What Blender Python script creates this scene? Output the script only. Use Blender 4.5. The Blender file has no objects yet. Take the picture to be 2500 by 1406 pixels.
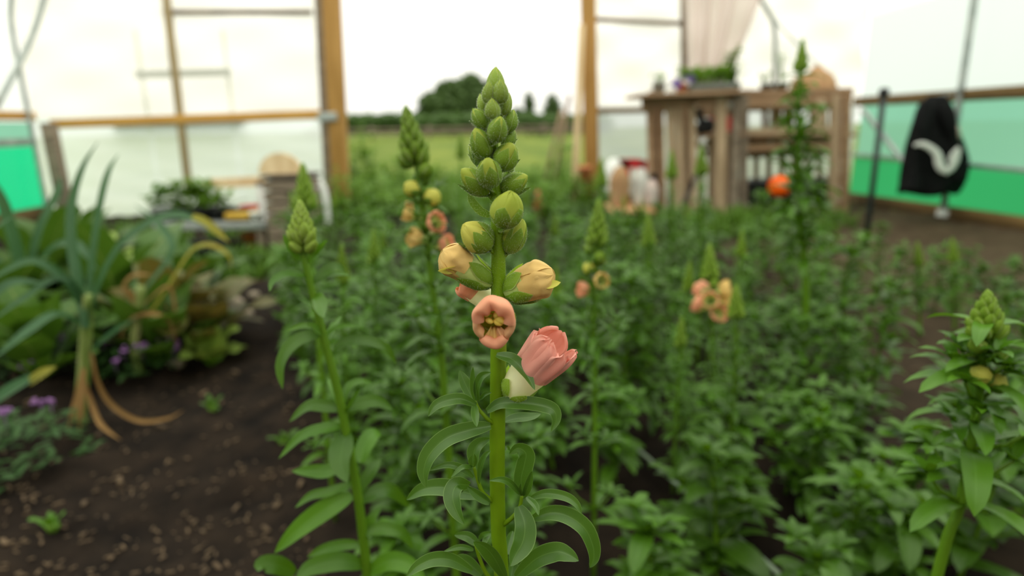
import bpy, math, random
from mathutils import Vector, Matrix, Euler

random.seed(11)
SC = bpy.context.scene
COL = SC.collection
V = Vector
PI = math.pi

# ---------------------------------------------------------------- camera
F = 1575.0
CAMZ = 0.60
cam_d = bpy.data.cameras.new('camera')
cam = bpy.data.objects.new('camera', cam_d)
COL.objects.link(cam)
SC.camera = cam
RC = (Matrix.Rotation(math.radians(90 - 14.35), 3, 'X') @ Matrix.Rotation(math.radians(-1.0), 3, 'Z'))
cam.location = (0, 0, CAMZ)
cam.rotation_euler = RC.to_euler()
cam_d.sensor_width = 36.0
cam_d.lens = F * 36.0 / 2500.0
cam_d.clip_start = 0.01
cam_d.clip_end = 400
cam_d.dof.use_dof = True
cam_d.dof.focus_distance = 0.281
cam_d.dof.aperture_fstop = 5.2

# ---------------------------------------------------------------- overcast sky, exposure
world = bpy.data.worlds.new('overcast_sky')
SC.world = world
world.use_nodes = True
wn = world.node_tree
wn.nodes.clear()
w_out = wn.nodes.new('ShaderNodeOutputWorld')
w_bg = wn.nodes.new('ShaderNodeBackground')
w_tc = wn.nodes.new('ShaderNodeTexCoord')
w_sep = wn.nodes.new('ShaderNodeSeparateXYZ')
w_rmp = wn.nodes.new('ShaderNodeValToRGB')
w_rmp.color_ramp.elements[0].position = 0.0
w_rmp.color_ramp.elements[0].color = (0.62, 0.61, 0.56, 1)
w_rmp.color_ramp.elements[1].position = 0.9
w_rmp.color_ramp.elements[1].color = (1.36, 1.33, 1.20, 1)
wn.links.new(w_tc.outputs['Generated'], w_sep.inputs[0])
wn.links.new(w_sep.outputs['Z'], w_rmp.inputs[0])
wn.links.new(w_rmp.outputs[0], w_bg.inputs[0])
w_bg.inputs[1].default_value = 1.80
wn.links.new(w_bg.outputs[0], w_out.inputs[0])
SC.view_settings.view_transform = 'Standard'
SC.view_settings.look = 'None'
SC.view_settings.gamma = 1.0
SC.view_settings.exposure = 0.14
SC.view_settings.use_curve_mapping = False
SC.cycles.max_bounces = 10
SC.cycles.transparent_max_bounces = 12
SC.cycles.sample_clamp_indirect = 6.0


# ---------------------------------------------------------------- pixel -> place
def ray(px, py):
    return RC @ V(((px - 1250) / F, (703 - py) / F, -1.0))


def at(px, py, Y):
    d = ray(px, py)
    return V((0, 0, CAMZ)) + d * (Y / d.y)


def ground(px, py, z=0.0):
    d = ray(px, py)
    return V((0, 0, CAMZ)) + d * ((z - CAMZ) / d.z)


def pxs(Y, py=700):
    """metres per photo pixel at distance Y"""
    return Y / ray(1250, py).y / F


# ---------------------------------------------------------------- materials
def s(r, g, b):
    return tuple((c / 255 / 12.92) if c / 255 <= 0.04045 else ((c / 255 + 0.055) / 1.055) ** 2.4 for c in (r, g, b)) + (1.0,)


def new_mat(name):
    m = bpy.data.materials.new(name)
    m.use_nodes = True
    nt = m.node_tree
    nt.nodes.clear()
    return m, nt, nt.nodes, nt.links


def mixrgb(nt, fac, a, b, mode='MIX'):
    n = nt.nodes.new('ShaderNodeMix')
    n.data_type = 'RGBA'
    n.blend_type = mode
    for sock, val in ((n.inputs[0], fac), (n.inputs[6], a), (n.inputs[7], b)):
        if hasattr(val, 'is_output'):
            nt.links.new(val, sock)
        else:
            sock.default_value = val
    return n.outputs[2]


def leafmat(name, c1, c2, rough=0.45, trans=0.35, vein=None, scale=60, vary=0.25, spec=0.35, tcol=None, edge=None, edge_w=0.07):
    """c1/c2 mottled; translucent; lighter midrib along the UV centre line."""
    m, nt, N, L = new_mat(name)
    out = N.new('ShaderNodeOutputMaterial')
    tc = N.new('ShaderNodeTexCoord')
    no = N.new('ShaderNodeTexNoise')
    no.inputs['Scale'].default_value = scale
    no.inputs['Detail'].default_value = 3
    L.new(tc.outputs['Object'], no.inputs['Vector'])
    col = mixrgb(nt, no.outputs['Fac'], c1, c2)
    if vein or edge:
        uv = N.new('ShaderNodeUVMap')
        sp = N.new('ShaderNodeSeparateXYZ')
        L.new(uv.outputs[0], sp.inputs[0])
        ab = N.new('ShaderNodeMath'); ab.operation = 'SUBTRACT'; ab.inputs[1].default_value = 0.5
        L.new(sp.outputs[0], ab.inputs[0])
        aa = N.new('ShaderNodeMath'); aa.operation = 'ABSOLUTE'
        L.new(ab.outputs[0], aa.inputs[0])
        if vein:
            mr = N.new('ShaderNodeMapRange')
            mr.inputs[1].default_value = 0.006; mr.inputs[2].default_value = 0.028
            mr.inputs[3].default_value = 0.5; mr.inputs[4].default_value = 0.0
            L.new(aa.outputs[0], mr.inputs[0])
            col = mixrgb(nt, mr.outputs[0], col, vein)
        if edge:
            mr = N.new('ShaderNodeMapRange')
            mr.inputs[1].default_value = 0.5 - edge_w; mr.inputs[2].default_value = 0.5
            mr.inputs[3].default_value = 0.0; mr.inputs[4].default_value = 0.75
            L.new(aa.outputs[0], mr.inputs[0])
            col = mixrgb(nt, mr.outputs[0], col, edge)
    oi = N.new('ShaderNodeObjectInfo')
    mr2 = N.new('ShaderNodeMapRange')
    mr2.inputs[3].default_value = 1 - vary; mr2.inputs[4].default_value = 1 + vary
    L.new(oi.outputs['Random'], mr2.inputs[0])
    hs = N.new('ShaderNodeHueSaturation')
    L.new(mr2.outputs[0], hs.inputs['Value'])
    L.new(col, hs.inputs['Color'])
    col = hs.outputs[0]
    pb = N.new('ShaderNodeBsdfPrincipled')
    L.new(col, pb.inputs['Base Color'])
    pb.inputs['Roughness'].default_value = rough
    pb.inputs['Specular IOR Level'].default_value = spec
    tr = N.new('ShaderNodeBsdfTranslucent')
    tcv = mixrgb(nt, 0.5, col, tcol or (c2[0] * 1.3, c2[1] * 1.2, c2[2] * 0.7, 1))
    L.new(tcv, tr.inputs['Color'])
    mx = N.new('ShaderNodeMixShader')
    mx.inputs[0].default_value = trans
    L.new(pb.outputs[0], mx.inputs[1]); L.new(tr.outputs[0], mx.inputs[2])
    L.new(mx.outputs[0], out.inputs[0])
    return m


def plain(name, c1, c2=None, rough=0.6, scale=20, stretch=None, spec=0.3, bump=0.0, metal=0.0, detail=4):
    m, nt, N, L = new_mat(name)
    out = N.new('ShaderNodeOutputMaterial')
    tc = N.new('ShaderNodeTexCoord')
    mp = N.new('ShaderNodeMapping')
    if stretch:
        mp.inputs['Scale'].default_value = stretch
    L.new(tc.outputs['Object'], mp.inputs[0])
    no = N.new('ShaderNodeTexNoise')
    no.inputs['Scale'].default_value = scale
    no.inputs['Detail'].default_value = detail
    L.new(mp.outputs[0], no.inputs['Vector'])
    pb = N.new('ShaderNodeBsdfPrincipled')
    rp = N.new('ShaderNodeValToRGB')
    rp.color_ramp.elements[0].position = 0.3; rp.color_ramp.elements[0].color = c1
    rp.color_ramp.elements[1].position = 0.7; rp.color_ramp.elements[1].color = c2 or c1
    L.new(no.outputs['Fac'], rp.inputs[0])
    L.new(rp.outputs[0], pb.inputs['Base Color'])
    pb.inputs['Roughness'].default_value = rough
    pb.inputs['Specular IOR Level'].default_value = spec
    pb.inputs['Metallic'].default_value = metal
    if bump:
        bp = N.new('ShaderNodeBump')
        bp.inputs['Strength'].default_value = bump
        bp.inputs['Distance'].default_value = 0.01
        L.new(no.outputs['Fac'], bp.inputs['Height'])
        L.new(bp.outputs[0], pb.inputs['Normal'])
    L.new(pb.outputs[0], out.inputs[0])
    return m


def sheet(name, tcol, clear=0.5, scol=(0.9, 0.95, 0.95, 1), gloss=0.04, diff=None):
    """clear / milky plastic sheet or netting: straight-through part, scattered part, a little gloss"""
    m, nt, N, L = new_mat(name)
    out = N.new('ShaderNodeOutputMaterial')
    tp = N.new('ShaderNodeBsdfTransparent'); tp.inputs[0].default_value = tcol
    tl = N.new('ShaderNodeBsdfTranslucent'); tl.inputs[0].default_value = scol
    mx = N.new('ShaderNodeMixShader'); mx.inputs[0].default_value = clear
    L.new(tl.outputs[0], mx.inputs[1]); L.new(tp.outputs[0], mx.inputs[2])
    last = mx.outputs[0]
    if diff:
        df = N.new('ShaderNodeBsdfDiffuse'); df.inputs[0].default_value = diff[0]
        m2 = N.new('ShaderNodeMixShader'); m2.inputs[0].default_value = diff[1]
        L.new(last, m2.inputs[1]); L.new(df.outputs[0], m2.inputs[2])
        last = m2.outputs[0]
    gl = N.new('ShaderNodeBsdfGlossy'); gl.inputs['Roughness'].default_value = 0.35
    m3 = N.new('ShaderNodeMixShader'); m3.inputs[0].default_value = gloss
    L.new(last, m3.inputs[1]); L.new(gl.outputs[0], m3.inputs[2])
    L.new(m3.outputs[0], out.inputs[0])
    return m


M = {}
M['leaf'] = leafmat('snapdragon_leaf', s(60, 96, 26), s(76, 112, 32), 0.42, 0.24, vein=s(110, 146, 70), scale=90, vary=0.08, spec=0.5, edge=s(140, 172, 96), edge_w=0.045, tcol=s(100, 140, 20))
M['leaf_bed'] = leafmat('bed_leaf', s(54, 96, 14), s(86, 128, 24), 0.42, 0.31, vein=s(100, 142, 60), scale=25, vary=0.30, spec=0.40, tcol=s(106, 146, 14))
M['stem'] = leafmat('green_stem', s(108, 142, 12), s(122, 156, 22), 0.38, 0.22, scale=120, vary=0.03)
M['stem_bed'] = leafmat('bed_stem', s(84, 124, 16), s(100, 138, 26), 0.45, 0.12, scale=50, vary=0.12)
M['sepal'] = leafmat('sepal', s(118, 152, 42), s(146, 176, 60), 0.5, 0.44, scale=220, vary=0.14, spec=0.3, edge=s(210, 224, 160), edge_w=0.06, vein=s(130, 160, 64))
M['sepal_tip'] = leafmat('young_sepal', s(140, 166, 58), s(164, 188, 80), 0.5, 0.4, scale=220, vary=0.10, spec=0.3, edge=s(214, 226, 166), edge_w=.06, vein=s(160, 184, 90))
M['bract'] = leafmat('bract', s(84, 118, 34), s(104, 136, 42), 0.5, 0.28, scale=150, vary=0.08, spec=0.35, edge=s(170, 196, 120))
M['bud'] = leafmat('bud_petal', s(164, 182, 58), s(192, 202, 88), 0.5, 0.35, scale=180, vary=0.08, spec=0.25)
M['bud_yellow'] = leafmat('yellowing_bud', s(196, 198, 78), s(218, 212, 108), 0.5, 0.35, scale=160, vary=0.05, spec=0.25)
M['ochre'] = leafmat('ochre_petal', s(228, 190, 110), s(238, 206, 136), 0.55, 0.3, scale=140, vary=0.04, spec=0.2, tcol=s(240, 206, 130))
M['salmon'] = leafmat('salmon_petal', s(242, 164, 128), s(248, 188, 152), 0.55, 0.3, scale=150, vary=0.04, spec=0.2, tcol=s(244, 160, 124))
M['peach'] = leafmat('peach_petal', s(238, 178, 128), s(246, 200, 152), 0.55, 0.3, scale=150, vary=0.04, spec=0.2, tcol=s(236, 160, 100))
M['pink'] = leafmat('pink_petal', s(244, 168, 152), s(251, 190, 174), 0.55, 0.3, scale=150, vary=0.03, spec=0.2, tcol=s(244, 160, 140))
M['cream'] = leafmat('cream_tube', s(228, 236, 190), s(240, 242, 208), 0.55, 0.3, scale=120, vary=0.03, spec=0.2)
M['greentube'] = leafmat('pale_green_tube', s(186, 208, 120), s(206, 220, 146), 0.5, 0.3, scale=160, vary=0.05, spec=0.25)
M['throat'] = leafmat('throat', s(196, 196, 60), s(150, 176, 50), 0.5, 0.25, scale=260, vary=0.02)
M['anther'] = plain('anther', s(244, 214, 90), s(250, 226, 120), 0.5, 400)
M['hair'] = sheet('fine_hair', (1, 1, 1, 1), 0.25, s(236, 242, 214), 0.02, (s(236, 242, 214), 0.5))


# ---------------------------------------------------------------- mesh helper
class MB:
    def __init__(self):
        self.v, self.f, self.uv, self.mi = [], [], [], []

    def grid(self, rows, closed=False, mi=0, flip=False):
        """rows: list of equally long lists of points; closed joins the ends of every row"""
        b = len(self.v)
        n, m = len(rows), len(rows[0])
        for i, r in enumerate(rows):
            for j, p in enumerate(r):
                self.v.append((p[0], p[1], p[2]))
                self.uv.append((j / (m - 1 if not closed else m), i / (n - 1)))
        for i in range(n - 1):
            for j in range(m if closed else m - 1):
                k = (j + 1) % m
                q = (b + i * m + j, b + i * m + k, b + (i + 1) * m + k, b + (i + 1) * m + j)
                self.f.append(q[::-1] if flip else q)
                self.mi.append(mi)
        return b

    def cap(self, start, m, mi=0, rev=False):
        q = tuple(range(start, start + m))
        self.f.append(q[::-1] if rev else q)
        self.mi.append(mi)

    def tube(self, pts, rad, n=8, mi=0, caps=True):
        pts = [V(p) for p in pts]
        if not hasattr(rad, '__len__'):
            rad = [rad] * len(pts)
        if len(rad) != len(pts):
            k_ = [i * (len(rad) - 1) / (len(pts) - 1) for i in range(len(pts))]
            rad = [rad[min(int(u), len(rad) - 2)] * (1 - (u - min(int(u), len(rad) - 2))) + rad[min(int(u), len(rad) - 2) + 1] * (u - min(int(u), len(rad) - 2)) for u in k_]
        rows = []
        up = None
        for i, p in enumerate(pts):
            t = (pts[min(i + 1, len(pts) - 1)] - pts[max(i - 1, 0)]).normalized()
            if up is None:
                up = t.orthogonal().normalized()
            a = (up - t * up.dot(t))
            a = a.normalized() if a.length > 1e-6 else t.orthogonal().normalized()
            up = a
            c = t.cross(a)
            rows.append([p + (a * math.cos(k * 2 * PI / n) + c * math.sin(k * 2 * PI / n)) * rad[i] for k in range(n)])
        b = self.grid(rows, True, mi)
        if caps:
            self.cap(b, n, mi, True)
            self.cap(b + (len(pts) - 1) * n, n, mi)

    def bar(self, p0, p1, w, d, up=(0, -1, 0), mi=0):
        """a plank from p0 to p1: w across (perpendicular to up), d deep along up"""
        p0, p1 = V(p0), V(p1)
        t = (p1 - p0).normalized()
        u = V(up); u = (u - t * u.dot(t)).normalized()
        a = t.cross(u)
        b = len(self.v)
        for p in (p0, p1):
            for sa, su in ((-1, -1), (1, -1), (1, 1), (-1, 1)):
                q = p + a * (sa * w / 2) + u * (su * d / 2)
                self.v.append(tuple(q)); self.uv.append((0.5, 0.5))
        for q in ((3, 2, 1, 0), (4, 5, 6, 7), (0, 1, 5, 4), (1, 2, 6, 5), (2, 3, 7, 6), (3, 0, 4, 7)):
            self.f.append(tuple(b + k for k in q)); self.mi.append(mi)

    def box(self, lo, hi, mi=0):
        lo, hi = V(lo), V(hi)
        c = (lo + hi) / 2
        self.bar((c.x, c.y, lo.z), (c.x, c.y, hi.z), abs(hi.x - lo.x), abs(hi.y - lo.y), (0, -1, 0), mi)

    def ball(self, c, r, nt=8, n=10, axis=(0, 0, 1), stretch=1.0, mi=0, wob=0.0):
        c = V(c); a = V(axis).normalized(); b = a.orthogonal().normalized(); d = a.cross(b)
        rows = []
        for i in range(nt + 1):
            th = PI * i / nt
            rr = max(math.sin(th), 0.01) * r
            rows.append([c - a * (math.cos(th) * r * stretch) + (b * math.cos(k * 2 * PI / n) + d * math.sin(k * 2 * PI / n)) * rr * (1 + wob * random.uniform(-1, 1)) for k in range(n)])
        self.grid(rows, True, mi)

    def lathe(self, c, prof, n=20, mi=0, axis=(0, 0, 1), caps=True):
        c = V(c); a = V(axis).normalized(); b = a.orthogonal().normalized(); d = a.cross(b)
        rows = [[c + a * z + (b * math.cos(k * 2 * PI / n) + d * math.sin(k * 2 * PI / n)) * r for k in range(n)] for r, z in prof]
        st = self.grid(rows, True, mi)
        if caps:
            self.cap(st, n, mi, True)
            self.cap(st + (len(prof) - 1) * n, n, mi)

    def mesh(self, name, mats, smooth=True):
        me = bpy.data.meshes.new(name)
        me.from_pydata(self.v, [], self.f)
        ul = me.uv_layers.new(name='UVMap')
        uvs = self.uv
        flat = [0.0] * (2 * len(me.loops))
        for i, l in enumerate(me.loops):
            flat[2 * i], flat[2 * i + 1] = uvs[l.vertex_index]
        ul.data.foreach_set('uv', flat)
        for m in (mats if isinstance(mats, (list, tuple)) else [mats]):
            me.materials.append(m)
        me.polygons.foreach_set('material_index', self.mi)
        me.polygons.foreach_set('use_smooth', [smooth] * len(self.f))
        me.update()
        return me

    def build(self, name, mats, parent=None, smooth=True, bevel=0.0):
        o = bpy.data.objects.new(name, self.mesh(name, mats, smooth))
        COL.objects.link(o)
        if parent:
            o.parent = parent
            o.matrix_parent_inverse = Matrix.Translation(-V(parent.location))
        if bevel:
            md = o.modifiers.new('bevel', 'BEVEL'); md.width = bevel; md.segments = 2; md.limit_method = 'ANGLE'
        return o


def tag(o, label, cat, group=None, kind=None):
    if label: o['label'] = label
    if cat: o['category'] = cat
    if group: o['group'] = group
    if kind: o['kind'] = kind
    return o


def thing(name, label, cat, loc=(0, 0, 0), group=None):
    o = bpy.data.objects.new(name, None)
    o.empty_display_size = 0.05
    COL.objects.link(o)
    o.location = loc
    return tag(o, label, cat, group)


def struct(o):
    o['kind'] = 'structure'
    return o


def dup(root, loc, rz, sc, label, group):
    r = root.copy(); COL.objects.link(r)
    r.location = loc; r.rotation_euler = (random.uniform(-.08, .08), random.uniform(-.08, .08), rz); r.scale = (sc, sc, sc)
    r['label'] = label
    r['group'] = group
    for ch in list(root.children):
        c = ch.copy(); COL.objects.link(c); c.parent = r
    return r


# ---------------------------------------------------------------- curves and leaves
def catmull(pts, n):
    pts = [V(p) for p in pts]
    if len(pts) == 2:
        return [pts[0].lerp(pts[1], i / n) for i in range(n + 1)]
    P = [pts[0] * 2 - pts[1]] + pts + [pts[-1] * 2 - pts[-2]]
    out = []
    k = len(pts) - 1
    for i in range(n + 1):
        u = min(i / n * k, k - 1e-6)
        j = int(u); t = u - j
        a, b, c, d = P[j:j + 4]
        out.append(0.5 * ((2 * b) + (c - a) * t + (2 * a - 5 * b + 4 * c - d) * t * t + (3 * b - a - 3 * c + d) * t ** 3))
    return out


def lanceolate(t):
    return max(1.95 * (t + 0.04) ** 0.62 * (1 - t) ** 0.78, 0.0) * 0.93 + 0.015


def ovate(t):
    return max(2.0 * (t + 0.03) ** 0.5 * (1 - t) ** 0.62, 0.0) * 0.75 + 0.015


def strap(t):
    return 1.0 * (0.75 + 0.25 * min(1, t * 4)) * (1.0 if t < 0.6 else max(0.06, 1 - ((t - 0.6) / 0.4) ** 1.6))


def add_leaf(mb, pts, width, nrm=None, side=None, n=12, m=4, fold=0.22, wave=0.0, prof=lanceolate, twist=0.0, mi=0, arch=0.0):
    C = catmull(pts, n)
    rows = []
    ph = random.uniform(0, 6)
    for i, p in enumerate(C):
        t = i / n
        tan = (C[min(i + 1, n)] - C[max(i - 1, 0)])
        tan = tan.normalized() if tan.length > 1e-9 else V((0, 0, 1))
        if side is not None:
            a = V(side) - tan * V(side).dot(tan)
            a = a.normalized() if a.length > 1e-6 else tan.orthogonal().normalized()
            u = a.cross(tan)
        else:
            u = V(nrm) - tan * V(nrm).dot(tan)
            u = u.normalized() if u.length > 1e-6 else tan.orthogonal().normalized()
            a = tan.cross(u)
        if twist:
            q = Matrix.Rotation(twist * t, 3, tan)
            a = q @ a; u = q @ u
        w = width / 2 * prof(t)
        row = []
        for j in range(m + 1):
            x = -1 + 2 * j / m
            h = fold * (abs(x) ** 1.3) * w + arch * (x * x) * w
            h += wave * w * math.sin(ph + t * 9 + x * 1.5) * abs(x)
            row.append(p + a * (x * w) + u * h)
        rows.append(row)
    mb.grid(rows, False, mi)


def arc_leaf(mb, base, az, el, length, width, droop, n=7, m=2, prof=lanceolate, fold=0.3, wave=0.1, mi=0, roll=0.0):
    """a leaf that starts at elevation el, azimuth az and bends down by droop (radians) along its length"""
    h = V((math.cos(az), math.sin(az), 0))
    p = V(base); pts = [p.copy()]
    k = 5
    for i in range(k):
        e = el - droop * ((i + 0.5) / k) ** 1.2
        p = p + (h * math.cos(e) + V((0, 0, 1)) * math.sin(e)) * (length / k)
        pts.append(p.copy())
    sd = V((-math.sin(az), math.cos(az), 0))
    if roll:
        sd = Matrix.Rotation(roll, 3, h) @ sd
    add_leaf(mb, pts, width, side=-sd, n=n, m=m, fold=fold, wave=wave, prof=prof, mi=mi)


# ---------------------------------------------------------------- buds and flowers
class Body:
    """a bulbous body along an axis; P(t, th, k) gives the point at height t, angle th, k times the radius"""
    def __init__(self, base, tip, R, hint=(0, -1, 0), prof=None, flat=1.0):
        self.base, self.tip = V(base), V(tip)
        self.ax = self.tip - self.base
        self.L = self.ax.length
        self.a = self.ax.normalized()
        h = V(hint); h = h - self.a * h.dot(self.a)
        self.b = h.normalized() if h.length > 1e-6 else self.a.orthogonal().normalized()
        self.c = self.a.cross(self.b)
        self.R = R
        self.flat = flat
        self.prof = prof or (lambda t: max(math.sin(PI * min(max(t, 0), 1) ** 0.85), 0) ** 0.62 + 0.02)

    def P(self, t, th, k=1.0):
        r = self.R * self.prof(t) * k
        return self.base + self.a * (self.L * t) + self.b * (math.cos(th) * r) + self.c * (math.sin(th) * r * self.flat)

    def skin(self, mb, t0=0.0, t1=1.0, nt=14, n=18, k=1.0, crease=0.0, lobes=2, mi=0):
        ph = random.uniform(0, 6)
        mb.grid([[self.P(t0 + (t1 - t0) * i / nt, j * 2 * PI / n, k * (1 + crease * math.sin(lobes * j * 2 * PI / n + ph + 2.5 * i / nt) * (i / nt))) for j in range(n)] for i in range(nt + 1)], True, mi)

    def patch(self, mb, th, al, t0, t1, off=1.06, nt=9, nu=6, shape=None, ridge=0.05, flare=0.0, pleat=0.0, npl=5, rag=0.0, tuck=0.0, mi=0, crump=0.0):
        """a sepal or petal lying on the body around angle th"""
        shape = shape or (lambda v: 0.62 + 0.9 * v - 0.2 * v * v if v < 0.4 else 0.948 * max(1 - ((v - 0.4) / 0.6) ** 1.7, 0.0))
        ph = random.uniform(0, 6)
        rows = []
        for i in range(nt + 1):
            v = i / nt
            row = []
            for j in range(nu + 1):
                u = -1 + 2 * j / nu
                tt = t0 + (t1 - t0) * v * (1 - rag * (0.5 + 0.5 * math.sin(u * 5 + ph)))
                k = off + ridge * (1 - u * u) * (1 - v * 0.5) + flare * v * v + pleat * math.sin(npl * u + ph) * v - tuck * abs(u) ** 2
                k += crump * v * (math.sin(4.2 * u + 5 * v + ph) * math.sin(8 * v + 2 * u + ph) + .6 * math.sin(9 * u - 7 * v + 2 * ph))
                row.append(self.P(tt, th + u * al * shape(v), k))
            rows.append(row)
        mb.grid(rows, False, mi)


def blunt(v):
    return 0.75 + 0.35 * v if v < 0.6 else 0.96 * max(1 - ((v - 0.6) / 0.4) ** 3, 0.12) ** 0.5


def hairs_from(ob, count, length, width, mb, zmin=-1):
    me = ob.data
    count *= 2; length *= .8; width *= .75
    polys = [p for p in me.polygons if p.center.z > zmin]
    ar = [p.area for p in polys]
    tot = sum(ar) or 1
    for p in random.choices(polys, weights=ar, k=count):
        vs = [V(me.vertices[i].co) for i in p.vertices]
        a, b = random.random(), random.random()
        q = vs[0].lerp(vs[1], a).lerp(vs[-1].lerp(vs[2 % len(vs)], a), b)
        nn = p.normal.copy()
        nn = (nn + V((random.uniform(-.45, .45), random.uniform(-.45, .45), random.uniform(-.45, .45)))).normalized()
        sd = nn.cross(V((0, 1, 0)))
        if sd.length < 0.2:
            sd = V((1, 0, 0))
        sd.normalize()
        l = length * random.uniform(0.5, 1.2)
        k = len(mb.v)
        for w in (q - sd * width / 2, q + sd * width / 2, q + nn * l):
            mb.v.append(tuple(w)); mb.uv.append((0.5, 0.5))
        mb.f.append((k, k + 1, k + 2)); mb.mi.append(0)


# ================================================================= SETTING
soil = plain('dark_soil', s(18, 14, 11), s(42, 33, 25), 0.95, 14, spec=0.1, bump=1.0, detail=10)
_n = soil.node_tree   # damp dark soil; brighter light on the far right painted in as paler colour
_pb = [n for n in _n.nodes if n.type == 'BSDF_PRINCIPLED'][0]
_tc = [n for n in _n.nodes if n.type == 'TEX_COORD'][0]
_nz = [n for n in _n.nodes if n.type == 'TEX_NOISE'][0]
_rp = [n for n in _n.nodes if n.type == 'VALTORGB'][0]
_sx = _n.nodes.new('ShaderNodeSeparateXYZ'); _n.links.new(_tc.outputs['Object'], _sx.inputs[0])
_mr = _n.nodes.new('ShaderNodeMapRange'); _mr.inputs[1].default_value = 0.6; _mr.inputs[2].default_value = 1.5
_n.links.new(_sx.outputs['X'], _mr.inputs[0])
_lit_soil = mixrgb(_n, _nz.outputs['Fac'], s(52, 42, 32), s(92, 78, 60))
_n.links.new(mixrgb(_n, _mr.outputs[0], _rp.outputs[0], _lit_soil), _pb.inputs['Base Color'])
grassmat = plain('field_grass', s(70, 94, 26), s(112, 124, 44), 0.9, 1.0, stretch=(1, 0.25, 1), spec=0.1, detail=8)
wood_gold = plain('yellow_timber', s(158, 116, 56), s(186, 142, 80), 0.7, 5, stretch=(6, 6, 0.6))
wood_rail = plain('rail_timber', s(184, 132, 58), s(210, 162, 84), 0.7, 5, stretch=(0.6, 6, 6))
wood_dark = plain('weathered_rail', s(98, 76, 40), s(126, 100, 58), 0.75, 5, stretch=(1, 1, 6))
wood_pallet = plain('pallet_timber', s(158, 134, 106), s(192, 166, 136), 0.8, 6, stretch=(5, 5, 0.7))
wood_red = plain('brown_pallet_board', s(134, 102, 74), s(170, 138, 108), 0.8, 6, stretch=(0.7, 5, 5))
wood_pale = plain('pale_timber', s(214, 184, 140), s(238, 212, 172), 0.75, 6, stretch=(4, 4, 0.8))
wood_grey = plain('grey_weathered_wood', s(108, 94, 80), s(150, 134, 116), 0.85, 8, stretch=(0.8, 4, 5))
galv = plain('galvanised_tube', s(150, 160, 158), s(186, 192, 188), 0.45, 12, metal=0.35)
skin = sheet('polythene_cover', (0.97, 1.0, 0.98, 1), 0.66, (0.93, 0.96, 0.95, 1))
skin_door = sheet('door_polythene', (1.0, 0.985, 0.94, 1), 0.50, (0.95, 0.93, 0.88, 1))
skin_low = sheet('milky_polythene', (0.88, 0.98, 1.0, 1), 0.24, (0.95, 1.0, 1.0, 1))
teal_net = sheet('teal_net', (0.25, 0.7, 0.55, 1), 0.12, (0.26, 0.56, 0.44, 1), 0.03)
green_net = sheet('green_net', (0.05, 0.45, 0.2, 1), 0.08, (0.04, 0.40, 0.15, 1), 0.02)
emerald_net = sheet('emerald_net', (0.03, 0.75, 0.42, 1), 0.15, (0.02, 0.70, 0.36, 1), 0.02)
black = plain('black_plastic', s(22, 22, 22), s(34, 34, 34), 0.5, 20)
cloth_black = plain('black_cloth', s(16, 17, 17), s(26, 27, 27), 0.9, 30, spec=0.1)
white_pl = plain('white_plastic', s(226, 228, 224), s(240, 240, 236), 0.45, 10)
red_pl = plain('red_plastic', s(186, 34, 40), s(206, 50, 52), 0.4, 10)
orange = plain('orange_plastic', s(250, 84, 6), s(255, 102, 14), 0.4, 10)
terracotta = plain('terracotta', s(190, 110, 70), s(214, 138, 96), 0.8, 14)
grey_pl = plain('grey_plastic', s(120, 124, 122), s(150, 154, 150), 0.5, 10)

side_skin = sheet('side_polythene', (0.93, 0.99, 1.0, 1), 0.32, (0.74, 0.84, 0.87, 1))
YE = 4.60                      # end wall
XL, XR = -3.30, 2.42           # side walls
ZR = 0.70                      # rail height

# ground inside: clods, gently uneven
def zbank(y):
    return 0.05 + (4.5 - y) * 0.033


def soil_z(x, y):
    return max(0, x - 1.95) / .47 * (zbank(y) - .03) + 0.010 * math.sin(x * 7 + y * 3) + 0.008 * math.sin(y * 9 - x * 5) + 0.006 * math.sin(x * 23 + 1) * math.sin(y * 19)


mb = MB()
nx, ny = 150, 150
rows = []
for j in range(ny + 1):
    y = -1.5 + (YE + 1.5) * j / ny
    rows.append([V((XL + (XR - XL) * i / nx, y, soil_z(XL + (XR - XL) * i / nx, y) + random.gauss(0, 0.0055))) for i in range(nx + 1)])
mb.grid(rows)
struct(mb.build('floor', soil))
mb = MB()
mb.grid([[V((x, y, -0.02 + 0.02 * math.sin(x * 0.7) * math.sin(y * 0.5))) for x in [-60 + 6 * i for i in range(21)]] for y in (YE, 6, 8, 11, 15, 20, 26, 33, 45, 70)])
struct(mb.build('ground_meadow', grassmat))
mb = MB()
mb.grid([[V((x, y, -0.03)) for x in (-60, -30, XL - 0.02)] for y in (-30, -8, YE)])
mb.grid([[V((x, y, -0.03)) for x in (XR + 0.02, 30, 60)] for y in (-30, -8, YE)])
struct(mb.build('ground_beside_tunnel', grassmat))

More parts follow.
